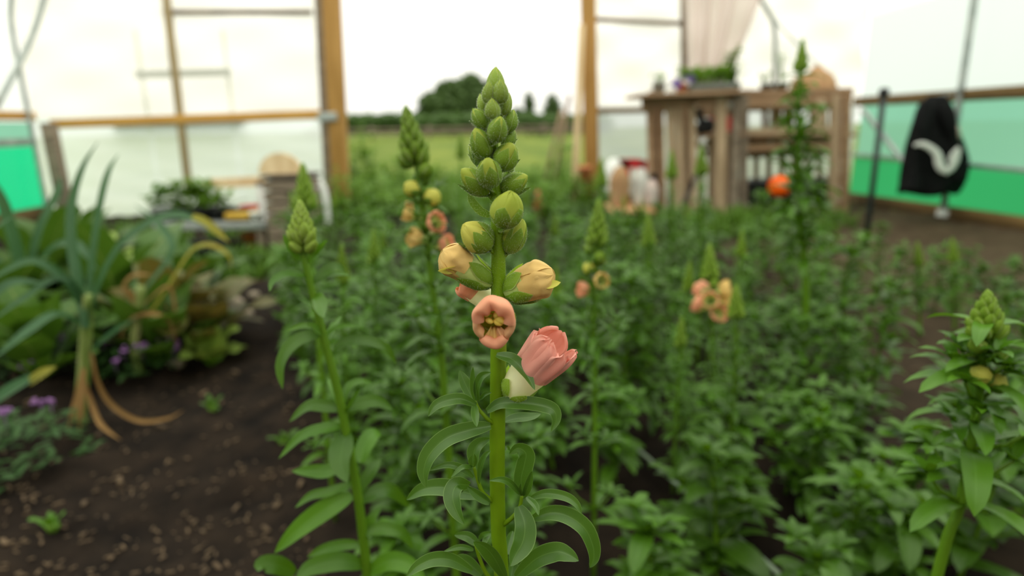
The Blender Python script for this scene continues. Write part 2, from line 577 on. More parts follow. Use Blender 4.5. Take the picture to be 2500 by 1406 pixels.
# cover of the tunnel: side walls above the rail, arch, end wall
xc, hw = (XL + XR) / 2, (XR - XL) / 2
arch = [(1.25 + 1.35 * math.sin(a), math.cos(a)) for a in [PI / 2 * i / 12 for i in range(13)]]
mb = MB()
rows = []
for y in [-2.0 + 0.66 * i for i in range(11)]:
    rows.append([V((xc - hw * c, y, z)) for z, c in arch] + [V((xc + hw * c, y, z)) for z, c in arch[::-1][1:]])
mb.grid(rows)
struct(mb.build('ceiling', skin))
for nm, x, mats in (('wall_left', XL, (emerald_net, teal_net)), ('wall_right', XR, (green_net, teal_net))):
    zs = (None, 0.33, 0.68) if nm == 'wall_right' else (0.04, 0.50, 0.66)
    mb = MB()
    mb.grid([[V((x, y, z)) for z in (ZR, 0.98, 1.25)] for y in [-2.0 + 0.66 * i for i in range(11)]], mi=0)
    for k in (0, 1):
        mb.grid([[V((x + 0.012 * math.sin(y * 2.3 + z * 5 + k), y, z)) for z in ((zs[k] if zs[k] is not None else zbank(y)), ((zs[k] if zs[k] is not None else zbank(y)) + zs[k + 1]) / 2, zs[k + 1])] for y in [-2.0 + 0.33 * i for i in range(21)]], mi=1 + k)
    struct(mb.build(nm, [side_skin if nm == 'wall_right' else skin, mats[0], mats[1]]))


mb = MB()
for i in range(40):
    x = XL + .05 + i * .145
    if x < XR: mb.bar((x, -2.0, 0), (x, -2.0, 1.9), .138, .02)
struct(mb.build('wall_light_blocker', wood_grey, smooth=False))  # unseen wall, added behind the camera to cut light on the plant fronts


def wood_on_end(name, p0, p1, w, d, mat, label=None):
    m_ = MB(); m_.bar(p0, p1, w, d)
    o = struct(m_.build(name, mat, bevel=0.006))
    if label: o['label'] = label
    return o


pe = pxs(YE, 250)
# side rails and base boards
for nm, x, sgn in (('trim_1', XL, 1), ('trim_2', XR, -1)):
    m_ = MB(); m_.bar((x + sgn * 0.03, -2, ZR + 0.0), (x + sgn * 0.03, YE, ZR + 0.0), 0.045, 0.06, (0, 0, 1))
    struct(m_.build(nm, wood_dark if sgn < 0 else wood_rail))
m_ = MB(); m_.bar((XR - 0.02, -2, zbank(-2)), (XR - 0.02, YE, zbank(YE)), 0.03, 0.07, (0, 0, 1)); struct(m_.build('baseboard_right', wood_dark))
m_ = MB(); m_.bar((XL + 0.02, -2, 0.04), (XL + 0.02, YE, 0.04), 0.03, 0.10, (0, 0, 1)); struct(m_.build('baseboard_left', wood_dark))
m_ = MB(); m_.bar((XR - 0.02, -2, 0.345), (XR - 0.02, YE, 0.345), 0.012, 0.022, (0, 0, 1)); struct(m_.build('trim_3', galv))
m_ = MB(); m_.bar((XL + 0.02, -2, 0.53), (XL + 0.02, YE, 0.53), 0.012, 0.05, (0, 0, 1)); struct(m_.build('trim_4', galv))

# door posts, frame bars, rails of the end wall
wood_on_end('door_post_left', at(797, -250, YE - .03), at(836, 520, YE - .03), 38 * pe, 0.10, wood_gold)
wood_on_end('door_jamb_left', at(768, -250, YE), at(806, 520, YE), 20 * pe, 0.06, wood_grey)
wood_on_end('door_post_right', at(1430, -250, YE - .03), at(1447, 520, YE - .03), 33 * pe, 0.10, wood_gold)
wood_on_end('door_board_right', at(1420, 60, YE - .12), at(1402, 500, YE - .12), 15 * pe, 0.025, wood_pale)
wood_on_end('trim_5', at(128, 303, YE), at(792, 279, YE), 22 * pe, 0.06, wood_rail)
wood_on_end('trim_6', at(1450, 271, YE), at(2066, 262, YE), 13 * pe, 0.06, wood_dark)
wood_on_end('trim_7', at(392, -120, YE), at(460, 455, YE), 17 * pe, 0.04, plain('grey_brown_timber', s(150, 130, 96), s(178, 158, 120), .75, 6, stretch=(6, 6, .6)))
wood_on_end('trim_8', at(398, 30, YE + .03), at(762, 30, YE + .03), 12 * pe, 0.03, wood_grey)
wood_on_end('trim_9', at(1450, 47, YE + .03), at(1668, 58, YE + .03), 11 * pe, 0.03, wood_grey)
wood_on_end('trim_10', at(1668, -150, YE), at(1672, 300, YE), 14 * pe, 0.05, wood_grey)

# plastic on the end wall, left of the door
def quad_sheet(name, c, mat, nu=30, nv=24, ripple=0.0, rx=6, rz=3):
    a, b, c_, d = [V(p) for p in c]       # bl, br, tr, tl
    m_ = MB(); rows = []
    for j in range(nv + 1):
        v = j / nv
        rows.append([a.lerp(b, i / nu).lerp(d.lerp(c_, i / nu), v) + V((0, ripple * (math.sin(rx * i / nu * 3 + rz * v * 9) + 0.6 * math.sin(rx * 2.3 * i / nu - rz * 14 * v)) * 0.5, 0)) for i in range(nu + 1)])
    m_.grid(rows)
    return struct(m_.build(name, mat))


def EW(px, py, dy=0.035):
    return at(px, py, YE + dy)


xl_ = XL
def P3(x, y, z): return V((x, y, z))
xp_l = at(790, 280, YE).x
xp_r = at(1450, 280, YE).x
quad_sheet('wall_end_upper_left', [P3(XL, YE + .035, ZR), P3(xp_l, YE + .035, ZR), P3(xp_l, YE + .035, 1.9), P3(XL, YE + .035, 1.9)], skin_door, 50, 30, 0.02, 5, 2)
quad_sheet('wall_end_lower_left', [P3(XL, YE + .035, 0.0), P3(xp_l, YE + .035, 0.0), P3(xp_l, YE + .035, ZR), P3(XL, YE + .035, ZR)], skin_low, 40, 12, 0.01)
quad_sheet('wall_end_upper_right', [P3(xp_r, YE + .035, ZR), P3(XR, YE + .035, ZR), P3(XR, YE + .035, 1.9), P3(xp_r, YE + .035, 1.9)], skin_door, 80, 60, 0.035, 7, 2)
quad_sheet('wall_end_lower_right', [P3(xp_r, YE + .035, 0.0), P3(XR, YE + .035, 0.0), P3(XR, YE + .035, ZR), P3(xp_r, YE + .035, ZR)], sheet('greyed_polythene', (0.85, 0.9, 0.9, 1), 0.3, (0.62, 0.66, 0.66, 1)), 40, 12, 0.01)
quad_sheet('wall_end_gable', [P3(XL + .25, YE + .035, 1.9), P3(XR - .25, YE + .035, 1.9), P3(xc + .6, YE + .035, 2.58), P3(xc - .6, YE + .035, 2.58)], skin, 20, 8, 0.0)


# galvanised hoops, braces
def hoop(name, pts, r, label, cat, group=None):
    m_ = MB(); m_.tube(catmull(pts, 6 * (len(pts) - 1)), r, 10)
    return tag(m_.build(name, galv), label, cat, group)


def full_hoop(y, r, name, label):
    inn = 0.05
    pts = [V((xc - hw + inn, y, 0)), V((xc - hw + inn, y, 0.6)), V((xc - hw + inn, y, 1.2))]
    pts += [V((xc - (hw - inn) * c, y, z - 0.03)) for z, c in arch[1:]]
    pts += [V((xc + (hw - inn) * c, y, z - 0.03)) for z, c in arch[::-1][1:-1]]
    pts += [V((xc + hw - inn, y, 1.2)), V((xc + hw - inn, y, 0.6)), V((xc + hw - inn, y, 0))]
    m_ = MB(); m_.tube(pts, r, 10)
    return tag(m_.build(name, galv), label, 'hoop')


Y_COAT = 3.52
full_hoop(Y_COAT, 0.018, 'tunnel_hoop', 'galvanised tunnel hoop standing behind the hung black jacket')
P_ = [V((XL + .06, YE - .08, 0)), V((XL + .06, YE - .08, .6)), V((XL + .06, YE - .08, 1.2))] + [V((xc - (hw - .06) * c, YE - .08, z - .03)) for z, c in arch[1:]]
P_ += [V((xc + (hw - .3) * c * .9, YE - .09, z - .05)) for z, c in arch[::-1][1:7]] + [at(1850, -20, 4.5), at(1884, 42, 4.5), at(1891, 70, 4.5), at(1893, 130, 4.5), at(1888, 240, 4.5), V((at(1888, 240, 4.5).x, 4.5, 0))]
hoop('tunnel_hoop', P_, .016, 'galvanised end hoop bending down beside the curtain behind the pallet shelf', 'hoop')
m_ = MB(); m_.bar(V((at(170, 560, YE - .2).x, YE - .2, 0)), V((at(118, 300, YE - .2).x, YE - .2, at(118, 300, YE - .2).z)), 30 * pe, .06); struct(m_.build('corner_post', wood_grey, bevel=.004))
hoop('brace_tube', [at(-10, 262, 4.2), at(75, 95, 4.45), at(118, -40, 4.55)], 0.018, 'pale brace tube slanting across the corner above green net', 'brace')
hoop('brace_tube', [at(2106, 268, 4.25), at(2160, 335, 4.05), at(2225, 420, 3.8)], 0.016, 'grey brace tube sloping across teal net behind the black stake', 'brace')
hoop('brace_rod', [at(1890, 48, 4.52), at(1950, 112, 4.5), at(2040, 200, 4.45)], 0.007, 'thin pale rod sloping down to the heap on shelf', 'brace')

# bracket plate on the left door post
m_ = MB(); m_.bar(at(776, 287, YE - .10), at(822, 284, YE - .10), 0.055, 0.01)
tag(m_.build('bracket_plate', galv, bevel=0.003), 'pale metal bracket plate on the wooden door post at rail', 'bracket')

# something dark leaning outside the left plastic, and tray edge under rail
dgm = plain('dark_gutter', s(60, 78, 72), s(84, 100, 92), 0.6)
ofr = thing('outdoor_frame', 'dark bar on two thin posts standing outside the left plastic', 'frame', V((at(560, 300, YE + .5).x, YE + .5, -.02)))
m_ = MB(); m_.bar(at(335, 183, YE + .5), at(560, 176, YE + .5), 0.05, 0.06); m_.build('bar', dgm, ofr, smooth=False)
for px_ in (345, 556):
    a = at(px_, 178, YE + .53); m_ = MB(); m_.bar((a.x, a.y, -.03), (a.x, a.y, a.z + .3), .02, .02); m_.build('post', white_pl, ofr, smooth=False)
m_ = MB(); m_.bar(at(285, 309, YE + .08), at(600, 300, YE + .08), 0.03, 0.06)
tag(m_.build('shelf_edge', grey_pl), 'grey strip hung just under the left timber rail', 'strip')

# curtain: gathered pinkish fabric
cm = sheet('curtain_fabric', (0.95, 0.88, 0.86, 1), 0.34, (0.86, 0.76, 0.73, 1), 0.0, ((0.7, 0.6, 0.58, 1), 0.12))
m_ = MB(); rows = []
for j in range(25):
    v = j / 24
    l, r = at(1664 + 26 * v, -120 + 330 * v, 4.30), at(1905 - 122 * v - 10 * v * v, -120 + 330 * v, 4.30)
    rows.append([l.lerp(r, i / 48) + V((0, 0.085 * math.sin(i * 0.40 + 0.5 * v) + 0.03 * math.sin(i * 1.1 + 2), 0)) for i in range(49)])
m_.grid(rows)
tag(m_.build('curtain', cm), 'gathered pinkish fabric curtain hanging above the seedling tray', 'curtain')

# ================================================================= OUTDOORS
tree_leaf = leafmat('tree_leaf', s(58, 82, 36), s(78, 104, 48), 0.6, 0.25, scale=2, vary=0.15)
hedge_leaf = leafmat('hedge_leaf', s(52, 80, 30), s(80, 112, 44), 0.6, 0.25, scale=1, vary=0.1)
bark = plain('bark', s(70, 58, 44), s(96, 80, 62), 0.9, 6)


def leaf_cloud(mb, blobs, count, size):
    """count small leaves spread over the blobs (centre, radii)"""
    wts = [b[1].x * b[1].z for b in blobs]
    for _ in range(count):
        c, r = random.choices(blobs, weights=wts, k=1)[0]
        d = V((random.gauss(0, 1), random.gauss(0, 1), random.gauss(0, 1))).normalized()
        k = random.uniform(0.55, 1.05)
        p = c + V((d.x * r.x, d.y * r.y, d.z * r.z)) * k
        a = V((random.gauss(0, 1), random.gauss(0, 1), random.gauss(0, 0.6))).normalized()
        b_ = a.orthogonal().normalized()
        sz = size * random.uniform(0.6, 1.3)
        i = len(mb.v)
        for q in (p - a * sz, p - b_ * sz * 0.5, p + a * sz, p + b_ * sz * 0.5):
            mb.v.append(tuple(q)); mb.uv.append((0.3, 0.5))
        mb.f.append((i, i + 1, i + 2, i + 3)); mb.mi.append(0)


def far_tree(px, ybase, ytop, Y, wpx, label, count, blobs_px, size=0.12, group=None, name='tree'):
    b = at(px, ybase, Y)
    t = thing(name, label, 'tree', (b.x, b.y, -0.05), group)
    k = pxs(Y, 250)
    bl = []
    for (x, y, rx, ry) in blobs_px:
        c = at(x, y, Y); bl.append((c, V((rx * k, rx * k, ry * k))))
    m1 = MB(); leaf_cloud(m1, bl, count, size)
    for c, r in bl:
        if len(bl) > 1:
            m1.ball(c, min(r.x, r.z) * 0.6, 6, 8)
    m1.build('crown', tree_leaf, t)
    m2 = MB(); m2.tube([V((b.x, b.y, -0.05)), V((b.x, b.y, (bl[0][0].z) * 0.6)), bl[0][0]], [0.02 * Y * 0.25, 0.014 * Y * 0.25, 0.006 * Y * 0.25], 8)
    m2.build('trunk', bark, t)
    return t


far_tree(1100, 320, 180, 42, 120, 'large dark rounded tree standing beyond the field', 9000,
         [(1105, 260, 60, 40), (1150, 205, 30, 24), (1100, 215, 26, 20), (1060, 250, 36, 26), (1180, 250, 50, 40), (1160, 290, 60, 28), (1045, 290, 36, 26), (1200, 215, 20, 20), (1080, 300, 50, 24), (1120, 225, 40, 30), (1050, 270, 30, 36), (1085, 225, 24, 24), (1030, 305, 26, 18)], 0.22)
for i, (x, yt, w, lab) in enumerate(((1292, 225, 15, 'slender pointed pale green tree beyond the hedge'),
                                    (1350, 232, 26, 'broader pale green tree beyond the hedge near the door board'),
                                    (1265, 262, 16, 'low pale tree between the large tree and the pointed one'),
                                    (905, 290, 9, 'small pointed tree on the skyline near the left door post'),
                                    (870, 292, 10, 'smallest tree on the skyline by left door post'),
                                    (940, 300, 14, 'low rounded tree on the skyline behind the salmon budded spike'),
                                    (1020, 285, 16, 'low tree at the foot of the large dark tree'))):
    far_tree(x, 318, yt, 52 + i, w * 2, lab, 700, [(x, (yt + 318) / 2, w * 0.9, (318 - yt) / 2), (x, (yt * 2 + 318) / 3, w * 0.6, (318 - yt) / 3), (x, 305, w * 1.3, 14)], 0.22)

# hedge and fence at the end of the field
hb = [(at(x, 302 + random.uniform(-3, 3), 32), V((0.9, 0.7, 0.45 + random.uniform(-.06, .06)))) for x in range(820, 1480, 22)]
m_ = MB(); leaf_cloud(m_, hb, 9000, 0.14)
for c, r in hb: m_.ball(c, 0.42, 6, 8)
tag(m_.build('hedge', hedge_leaf), 'long dark clipped hedge closing off the far field', 'hedge')
fm = plain('grey_fence_wood', s(104, 92, 80), s(138, 124, 108), 0.8)
fence = thing('field_fence', 'low grey wooden fence in front of the hedge', 'fence', (0, 29, 0))
for z in (0.22, 0.42):
    m_ = MB(); m_.bar((-9, 29, z), (3.5, 29, z), 0.09, 0.04); m_.build('rail', fm, fence)
for x in (-8.5, -6, -3.5, -1, 1.5, 3.3):
    m_ = MB(); m_.bar((x, 29.05, -0.05), (x, 29.05, 0.55), 0.11, 0.09); m_.build('fence_post', fm, fence)

# bean stakes outside the door
sm_ = plain('stake_wood', s(120, 100, 80), s(150, 128, 104), 0.85, 8, stretch=(4, 4, .6))
for p0, p1, lab in (((1352, 455), (1390, 232), 'tall grey wooden stake leaning outside the door'), ((1330, 440), (1372, 268), 'shorter wooden stake leaning beside the tall one')):
    a, b = at(*p0, 6.0), at(*p1, 6.05); a2 = a + (a - b) * (a.z / (b.z - a.z)) if b.z > a.z else a
    m_ = MB(); m_.tube([a2, b], 0.018, 7); tag(m_.build('wooden_stake', sm_), lab, 'stake')


# ================================================================= SNAPDRAGONS (generic)
def scale_cone(mb, base, tip, R, n=26, mi=0, low=True):
    """the closed top of a spike: many small pointed buds packed round an axis"""
    base, tip = V(base), V(tip)
    ax = tip - base; L = ax.length; a = ax.normalized(); b = a.orthogonal().normalized(); c = a.cross(b)
    for i in range(n):
        t = i / n
        th = i * 2.39996
        r = R * (1 - t) ** 0.75 * (0.55 if t < .9 else .4)
        o = base + a * (L * t * 0.86) + (b * math.cos(th) + c * math.sin(th)) * r
        d = (a * 1.0 + (b * math.cos(th) + c * math.sin(th)) * (0.75 * (1 - t) + 0.1)).normalized()
        sz = R * (0.95 - 0.45 * t)
        bd = Body(o - d * sz * 0.4, o + d * sz * 1.3, sz * 0.48)
        bd.skin(mb, nt=5, n=6, mi=mi)


def blossom(mb, base, tip, R, mi_tube, mi_pet, mi_cal):
    bd = Body(base, tip, R, prof=lambda t: 0.4 + 0.75 * t if t < 0.7 else 0.925 * (1 - (t - .7) * .6))
    bd.skin(mb, 0, 0.62, 4, 9, mi=mi_tube)
    for k in range(5):
        bd.patch(mb, k * 2 * PI / 5, 0.85, 0.4, random.uniform(.9, 1.12), 1.05 + 0.05 * (k % 2), 6, 5, blunt, pleat=0.14, flare=.22, rag=.1, mi=mi_pet)
    for k in range(5):
        bd.patch(mb, k * 2 * PI / 5 + .3, 0.55, 0.0, 0.4, 1.12, 3, 2, mi=mi_cal)


SPIKE_MATS = None


def snapdragon(name, label, pts, r0, spike=None, spike_len=0.06, spike_r=0.009, blooms=0, buds=0, lsize=0.05, nodes=9, shoots=True, group=None, seedv=0, first=0.1, lw=0.27, top_rosette=False, bloom_r=0.008, tall_leaf=0.55, prof=lanceolate):
    """pts: stem points from the soil up. spike: None, 'green'. Leaves in whorls, leafy side shoots in the axils."""
    random.seed(1000 + seedv)
    pts = [V(p) for p in pts]
    t = thing(name, label, 'plant', pts[0], group)
    C = catmull(pts, 24)
    ms = MB()
    ms.tube(C, [r0 * (1 - 0.5 * i / 24) for i in range(25)], 7)
    mf = MB()
    az = random.uniform(0, 6)
    top_t = 1.0 if not spike else max(0.35, 1 - spike_len * 1.5 / max((pts[-1] - pts[0]).length, 0.01) - (0.10 if blooms else 0))
    for i in range(nodes):
        u = first + (top_t - first) * i / max(nodes - 1, 1)
        f = u * 24; j = min(int(f), 23)
        p = C[j].lerp(C[j + 1], f - j)
        az += 2.4
        sz = lsize * (1.0 - tall_leaf * (u if spike else 0.35 * u)) * random.uniform(0.8, 1.15)
        for k in range(3):
            arc_leaf(mf, p, az + k * 2.1 + random.uniform(-.3, .3), random.uniform(0.15, 0.75), sz * random.uniform(.8, 1.15), sz * lw, random.uniform(0.7, 1.6), n=8, m=4, prof=prof, roll=random.uniform(-.3, .3))
        if shoots and (u < 0.8 or not spike):
            for k in range(2):
                a2 = az + 1.1 + k * 2.9
                ln = sz * random.uniform(0.35, 0.8)
                q = p + V((math.cos(a2), math.sin(a2), 0.9)).normalized() * ln
                ms.tube([p, p.lerp(q, .5) + V((math.cos(a2), math.sin(a2), -.3)) * ln * .1, q], [r0 * .45, r0 * .35, r0 * .25], 5)
                for q_ in range(6):
                    arc_leaf(mf, q, a2 + q_ * 1.25, random.uniform(0.3, 1.1), sz * random.uniform(.35, .62), sz * lw * 0.55, random.uniform(0.4, 1.2), n=5)
    if top_rosette:
        for q_ in range(9):
            arc_leaf(mf, C[-1], q_ * 2.4, 0.25 + 0.12 * q_, lsize * (0.85 - 0.07 * q_), lsize * 0.30 * (1 - .06 * q_), 0.7 - 0.05 * q_, n=7, m=4, prof=ovate)
    ms.build('stem', M['stem_bed'], t)
    mf.build('foliage', M['leaf_bed'], t)
    if spike:
        tip = C[-1]
        d = (C[-1] - C[-4]).normalized()
        mk = MB()
        scale_cone(mk, tip - d * spike_len, tip + d * spike_r * .3, spike_r, 30)
        ang = random.uniform(0, 6)
        n_b = buds
        for i in range(n_b):
            ang += 2.2
            o = tip - d * (spike_len + spike_r * (0.1 + 0.68 * i))
            h = V((math.cos(ang), math.sin(ang), 0))
            rr = spike_r * (0.52 + 0.05 * i)
            bd = Body(o + h * spike_r * 0.25, o + h * spike_r * 1.35 + V((0, 0, spike_r * 0.9)), rr)
            bd.skin(mk, nt=6, n=8, mi=1 if i > n_b * 0.5 else 0)
            for k in range(5): bd.patch(mk, k * 1.26, .6, 0, .62, 1.08, 4, 3, mi=2)
        sp = mk.build('flower_spike', [M['sepal'], M['bud_yellow'], M['bract']], t)
        ang = 0
        for i in range(blooms):
            ang = i * 2.3 + seedv
            o = tip - d * (spike_len + spike_r * (0.5 + 0.68 * n_b + 0.62 * i))
            h = V((math.cos(ang), math.sin(ang), 0))
            mbm = MB()
            blossom(mbm, o + h * spike_r * .3, o + h * (spike_r * .3 + bloom_r * 2.0) + V((0, 0, bloom_r * 0.7)), bloom_r, 0, 1, 2)
            mbm.build('blossom', [M['greentube'], M['ochre'] if i % 3 == 0 else M['salmon'], M['bract']], t)
    return t


def stem_px(pl, Y, base_xy=None):
    """stem through photo pixels pl [(px, py)] (top last) at distance Y, carried down to the soil"""
    P = [at(x, y, Y) for x, y in pl]
    b = P[0]
    if b.z > 0.02:
        d = (P[0] - P[1]); d = d / max(abs(d.z), 1e-3)
        g = V((b.x + d.x * b.z * 0.3, b.y + d.y * b.z * .3, 0.0))
        P = [g] + P
    return P


# the ones the photo singles out
snapdragon('snapdragon', 'green snapdragon with ochre and salmon blooms left of the tall focal spike',
           stem_px([(1085, 960), (1068, 800), (1048, 640), (1030, 480), (990, 262)], 0.58), 0.0042, 'green', 0.050, 0.0118, blooms=5, buds=5, lsize=0.055, nodes=9, seedv=3, bloom_r=0.0085)
snapdragon('snapdragon', 'snapdragon with pale yellow buds right of the focal spike',
           stem_px([(1452, 950), (1450, 800), (1456, 640), (1462, 482)], 0.72), 0.0036, 'green', 0.055, 0.0105, blooms=3, buds=5, lsize=0.055, nodes=10, seedv=5, bloom_r=0.0085)
snapdragon('snapdragon', 'snapdragon carrying two layers of salmon blooms in mid bed',
           stem_px([(1745, 960), (1738, 800), (1732, 592)], 1.0), 0.0036, 'green', 0.06, 0.0115, blooms=7, buds=2, lsize=0.055, nodes=9, seedv=6, bloom_r=0.013)
snapdragon('snapdragon', 'slim budding snapdragon beside the mid bed salmon blooms',
           stem_px([(1790, 1000), (1796, 860), (1797, 692)], 0.85), 0.0034, 'green', 0.05, 0.010, buds=0, lsize=0.05, nodes=10, seedv=8)
snapdragon('snapdragon', 'small budding snapdragon tip standing low near the dark gap',
           stem_px([(1655, 960), (1660, 880), (1664, 772)], 0.95), 0.003, 'green', 0.05, 0.008, lsize=0.045, nodes=8, seedv=9)
snapdragon('snapdragon', 'budding snapdragon in front of the slatted wooden box',
           stem_px([(765, 700), (752, 560), (738, 398)], 0.88), 0.0040, 'green', 0.06, 0.0125, lsize=0.05, nodes=9, seedv=10)
snapdragon('snapdragon', 'very tall leafy snapdragon reaching above the pallet shelf',
           stem_px([(1968, 720), (1958, 560), (1950, 400), (1950, 250), (1960, 96)], 1.35), 0.0085, 'green', 0.06, 0.012, lsize=0.11, nodes=18, seedv=12, first=0.3, tall_leaf=0.62, lw=.4)
snapdragon('snapdragon', 'snapdragon with a thick pale green bud head at the near right',
           stem_px([(2290, 1400), (2345, 1230), (2385, 1000), (2400, 880), (2412, 720)], 0.40), 0.0042, 'green', 0.030, 0.0098, buds=6, lsize=0.07, nodes=10, seedv=14, first=0.40, lw=0.42, prof=ovate)
for i, (x0, y0, x1, y1, Y, lab) in enumerate(((1470, 520, 1468, 385, 1.6, 'dark leafy snapdragon spike before the red and white bags'),
                                    (1640, 520, 1640, 365, 1.6, 'tall green snapdragon spike before the slatted pallet end'),
                                    (1712, 520, 1712, 352, 1.5, 'tall green snapdragon spike before the pale shelf post'),
                                    (1125, 480, 1125, 325, 1.9, 'blurred green spike between the two focal stems'),
                                    (1585, 640, 1582, 520, 1.3, 'short budding spike below the paper bag'),
                                    (2245, 700, 2240, 590, 1.7, 'short budding spike on the bare soil below the jacket'),
                                    (2330, 700, 2325, 580, 1.75, 'second short budding spike below the jacket'))):
    snapdragon('snapdragon', lab, stem_px([(x0, y0 + 120), (x0, y0), (x1, y1)], Y), 0.005, 'green', 0.07, 0.0125 if i < 5 else 0.012, lsize=0.06, nodes=10, seedv=20 + i, first=0.25)

# left neighbour of the focal plant: leaves placed one by one
random.seed(77)
YN = 0.43
nk = pxs(YN)
NST = stem_px([(900, 1440), (885, 1300), (872, 1200), (850, 1080), (826, 960), (800, 860), (775, 760), (755, 680), (738, 600), (733, 500)], YN)
nb = thing('snapdragon', 'leaning snapdragon with a closed pale bud tip left of focal plant', 'plant', NST[0])
mb = MB(); mb.tube(catmull(NST, 40), [0.0040 - 0.0018 * i / 40 for i in range(41)], 10); mb.build('stem', M['stem_bed'], nb)
mb = MB(); scale_cone(mb, at(738, 590, YN), at(732, 488, YN), 0.0076, 44)
for x0, y0, x1, y1, w in ((740, 600, 715, 560, 26), (750, 600, 765, 565, 26), (738, 615, 705, 592, 24), (748, 615, 772, 588, 26), (742, 590, 742, 545, 30)):
    bd = Body(at(x0, y0, YN), at(x1, y1, YN - .008), w / 2 * nk)
    bd.skin(mb, nt=8, n=10)
    for k in range(5): bd.patch(mb, k * 1.26, .6, 0, .9, 1.06, 6, 4)
mb.build('flower_spike', M['sepal_tip'], nb)
NL = [
    ([(748, 640), (720, 620), (700, 590), (692, 572)], 18, 0), ([(752, 640), (775, 610), (800, 585)], 20, 0),
    ([(752, 672), (715, 668), (685, 672), (664, 690), (658, 712)], 24, -.02), ([(765, 690), (790, 665), (820, 650), (842, 662)], 34, .01),
    ([(765, 690), (800, 672), (830, 668), (855, 672)], 18, .02), ([(770, 720), (785, 745), (792, 775)], 46, -.03),
    ([(785, 800), (740, 795), (700, 808)], 20, 0), ([(788, 818), (745, 822), (705, 850), (684, 895), (690, 950)], 42, -.02),
    ([(790, 815), (765, 800), (748, 792)], 30, -.02), ([(800, 815), (820, 800), (848, 795), (890, 798)], 16, 0),
    ([(815, 850), (850, 832), (900, 832), (945, 850), (968, 890)], 34, 0), ([(800, 840), (812, 800), (835, 770)], 26, .02),
    ([(830, 1000), (790, 990), (750, 992), (706, 1030)], 42, 0), ([(832, 1040), (790, 1045), (735, 1065), (680, 1120)], 36, -.02),
    ([(845, 1000), (880, 985), (920, 980), (960, 1000)], 44, .01), ([(840, 985), (850, 945), (880, 930), (908, 935)], 26, .02),
    ([(828, 990), (815, 950), (800, 925)], 26, .02), ([(842, 1010), (862, 975), (880, 950)], 16, -.01),
    ([(846, 1055), (836, 1090), (832, 1130), (848, 1178)], 76, -.03), ([(840, 1050), (800, 1062), (760, 1100)], 16, 0),
    ([(842, 1135), (800, 1150), (760, 1150), (712, 1150)], 46, .0), ([(850, 1180), (805, 1200), (760, 1210), (720, 1240)], 32, -.01),
    ([(860, 1210), (800, 1240), (730, 1290), (670, 1350)], 66, -.02), ([(880, 1130), (890, 1090), (910, 1060), (930, 1060)], 56, .03),
    ([(870, 1230), (920, 1200), (960, 1200), (1000, 1240)], 50, .02), ([(880, 1300), (930, 1290), (980, 1300), (1010, 1340)], 44, .0),
    ([(885, 1330), (840, 1330), (790, 1340), (750, 1360)], 36, 0), ([(890, 1380), (830, 1370), (760, 1385), (720, 1420)], 60, -.03),
    ([(870, 1210), (905, 1150), (930, 1120)], 40, .02), ([(880, 1330), (905, 1270), (930, 1240)], 34, .01),
    ([(720, 1400), (680, 1380), (640, 1378), (630, 1395)], 60, -.02), ([(895, 1400), (950, 1370), (1000, 1380), (1040, 1420)], 60, -.02),
]
for pl, w, dy in NL:
    n_ = len(pl)
    mb = MB()
    add_leaf(mb, [at(x, y, YN + dy * i / (n_ - 1)) for i, (x, y) in enumerate(pl)], w * nk * 1.1, nrm=V((random.uniform(-.3, .3), -.75, .65)), n=12, m=6, fold=.2, wave=.08)
    mb.build('leaf', M['leaf_bed'], nb)

# ================================================================= FOCAL PLANT
random.seed(5)
YH = 0.27
hk = pxs(YH, 700)


def H(px, py, dy=0.0):
    return at(px, py, YH + dy)


stem_pts = [(1226, 1440), (1217, 1300), (1214, 1150), (1215, 1000), (1217, 850), (1217, 700), (1216, 600), (1212, 500), (1207, 420), (1206, 330), (1208, 240)]
base = H(1226, 1440)
HS = [V((base.x + .006, base.y + .004, 0)), V((base.x + .003, base.y, base.z * .5))] + [H(x, y) for x, y in stem_pts]
hero = thing('snapdragon', 'sharply focused snapdragon spike in front with opening salmon flowers', 'plant', HS[0])
C = catmull(HS, 72)
rads = []
for i in range(73):
    u = i / 72
    rads.append((19.5 if u < .5 else 19.5 - 10.5 * (u - .5) / .5) * hk * (1 if u < .85 else 1 - (u - .85) * 3))
# slightly squared stem with shallow grooves
mb = MB(); rows = []
for i, p in enumerate(C):
    t = (C[min(i + 1, 72)] - C[max(i - 1, 0)]).normalized()
    a = (V((1, 0, 0)) - t * t.x).normalized(); c = t.cross(a)
    rows.append([p + (a * math.cos(k * 2 * PI / 24) + c * math.sin(k * 2 * PI / 24)) * rads[i] * (1 + .035 * math.cos(4 * k * 2 * PI / 24)) for k in range(24)])
mb.grid(rows, True)
h_stem = mb.build('stem', M['stem'], hero)
fuzz = MB()
hairs_from(h_stem, 2600, 0.0006, 0.00004, fuzz, zmin=H(1216, 800).z)


def pedicel(mb, fx, fy, base, r=5):
    p0 = H(fx, fy)
    mb = MB()
    mb.tube(catmull([p0, p0.lerp(base, .5) + V((0, 0, -.0006)), base], 5), [r * hk * 1.2, r * hk, r * hk], 8)
    mb.build('pedicel', M['stem'], hero)


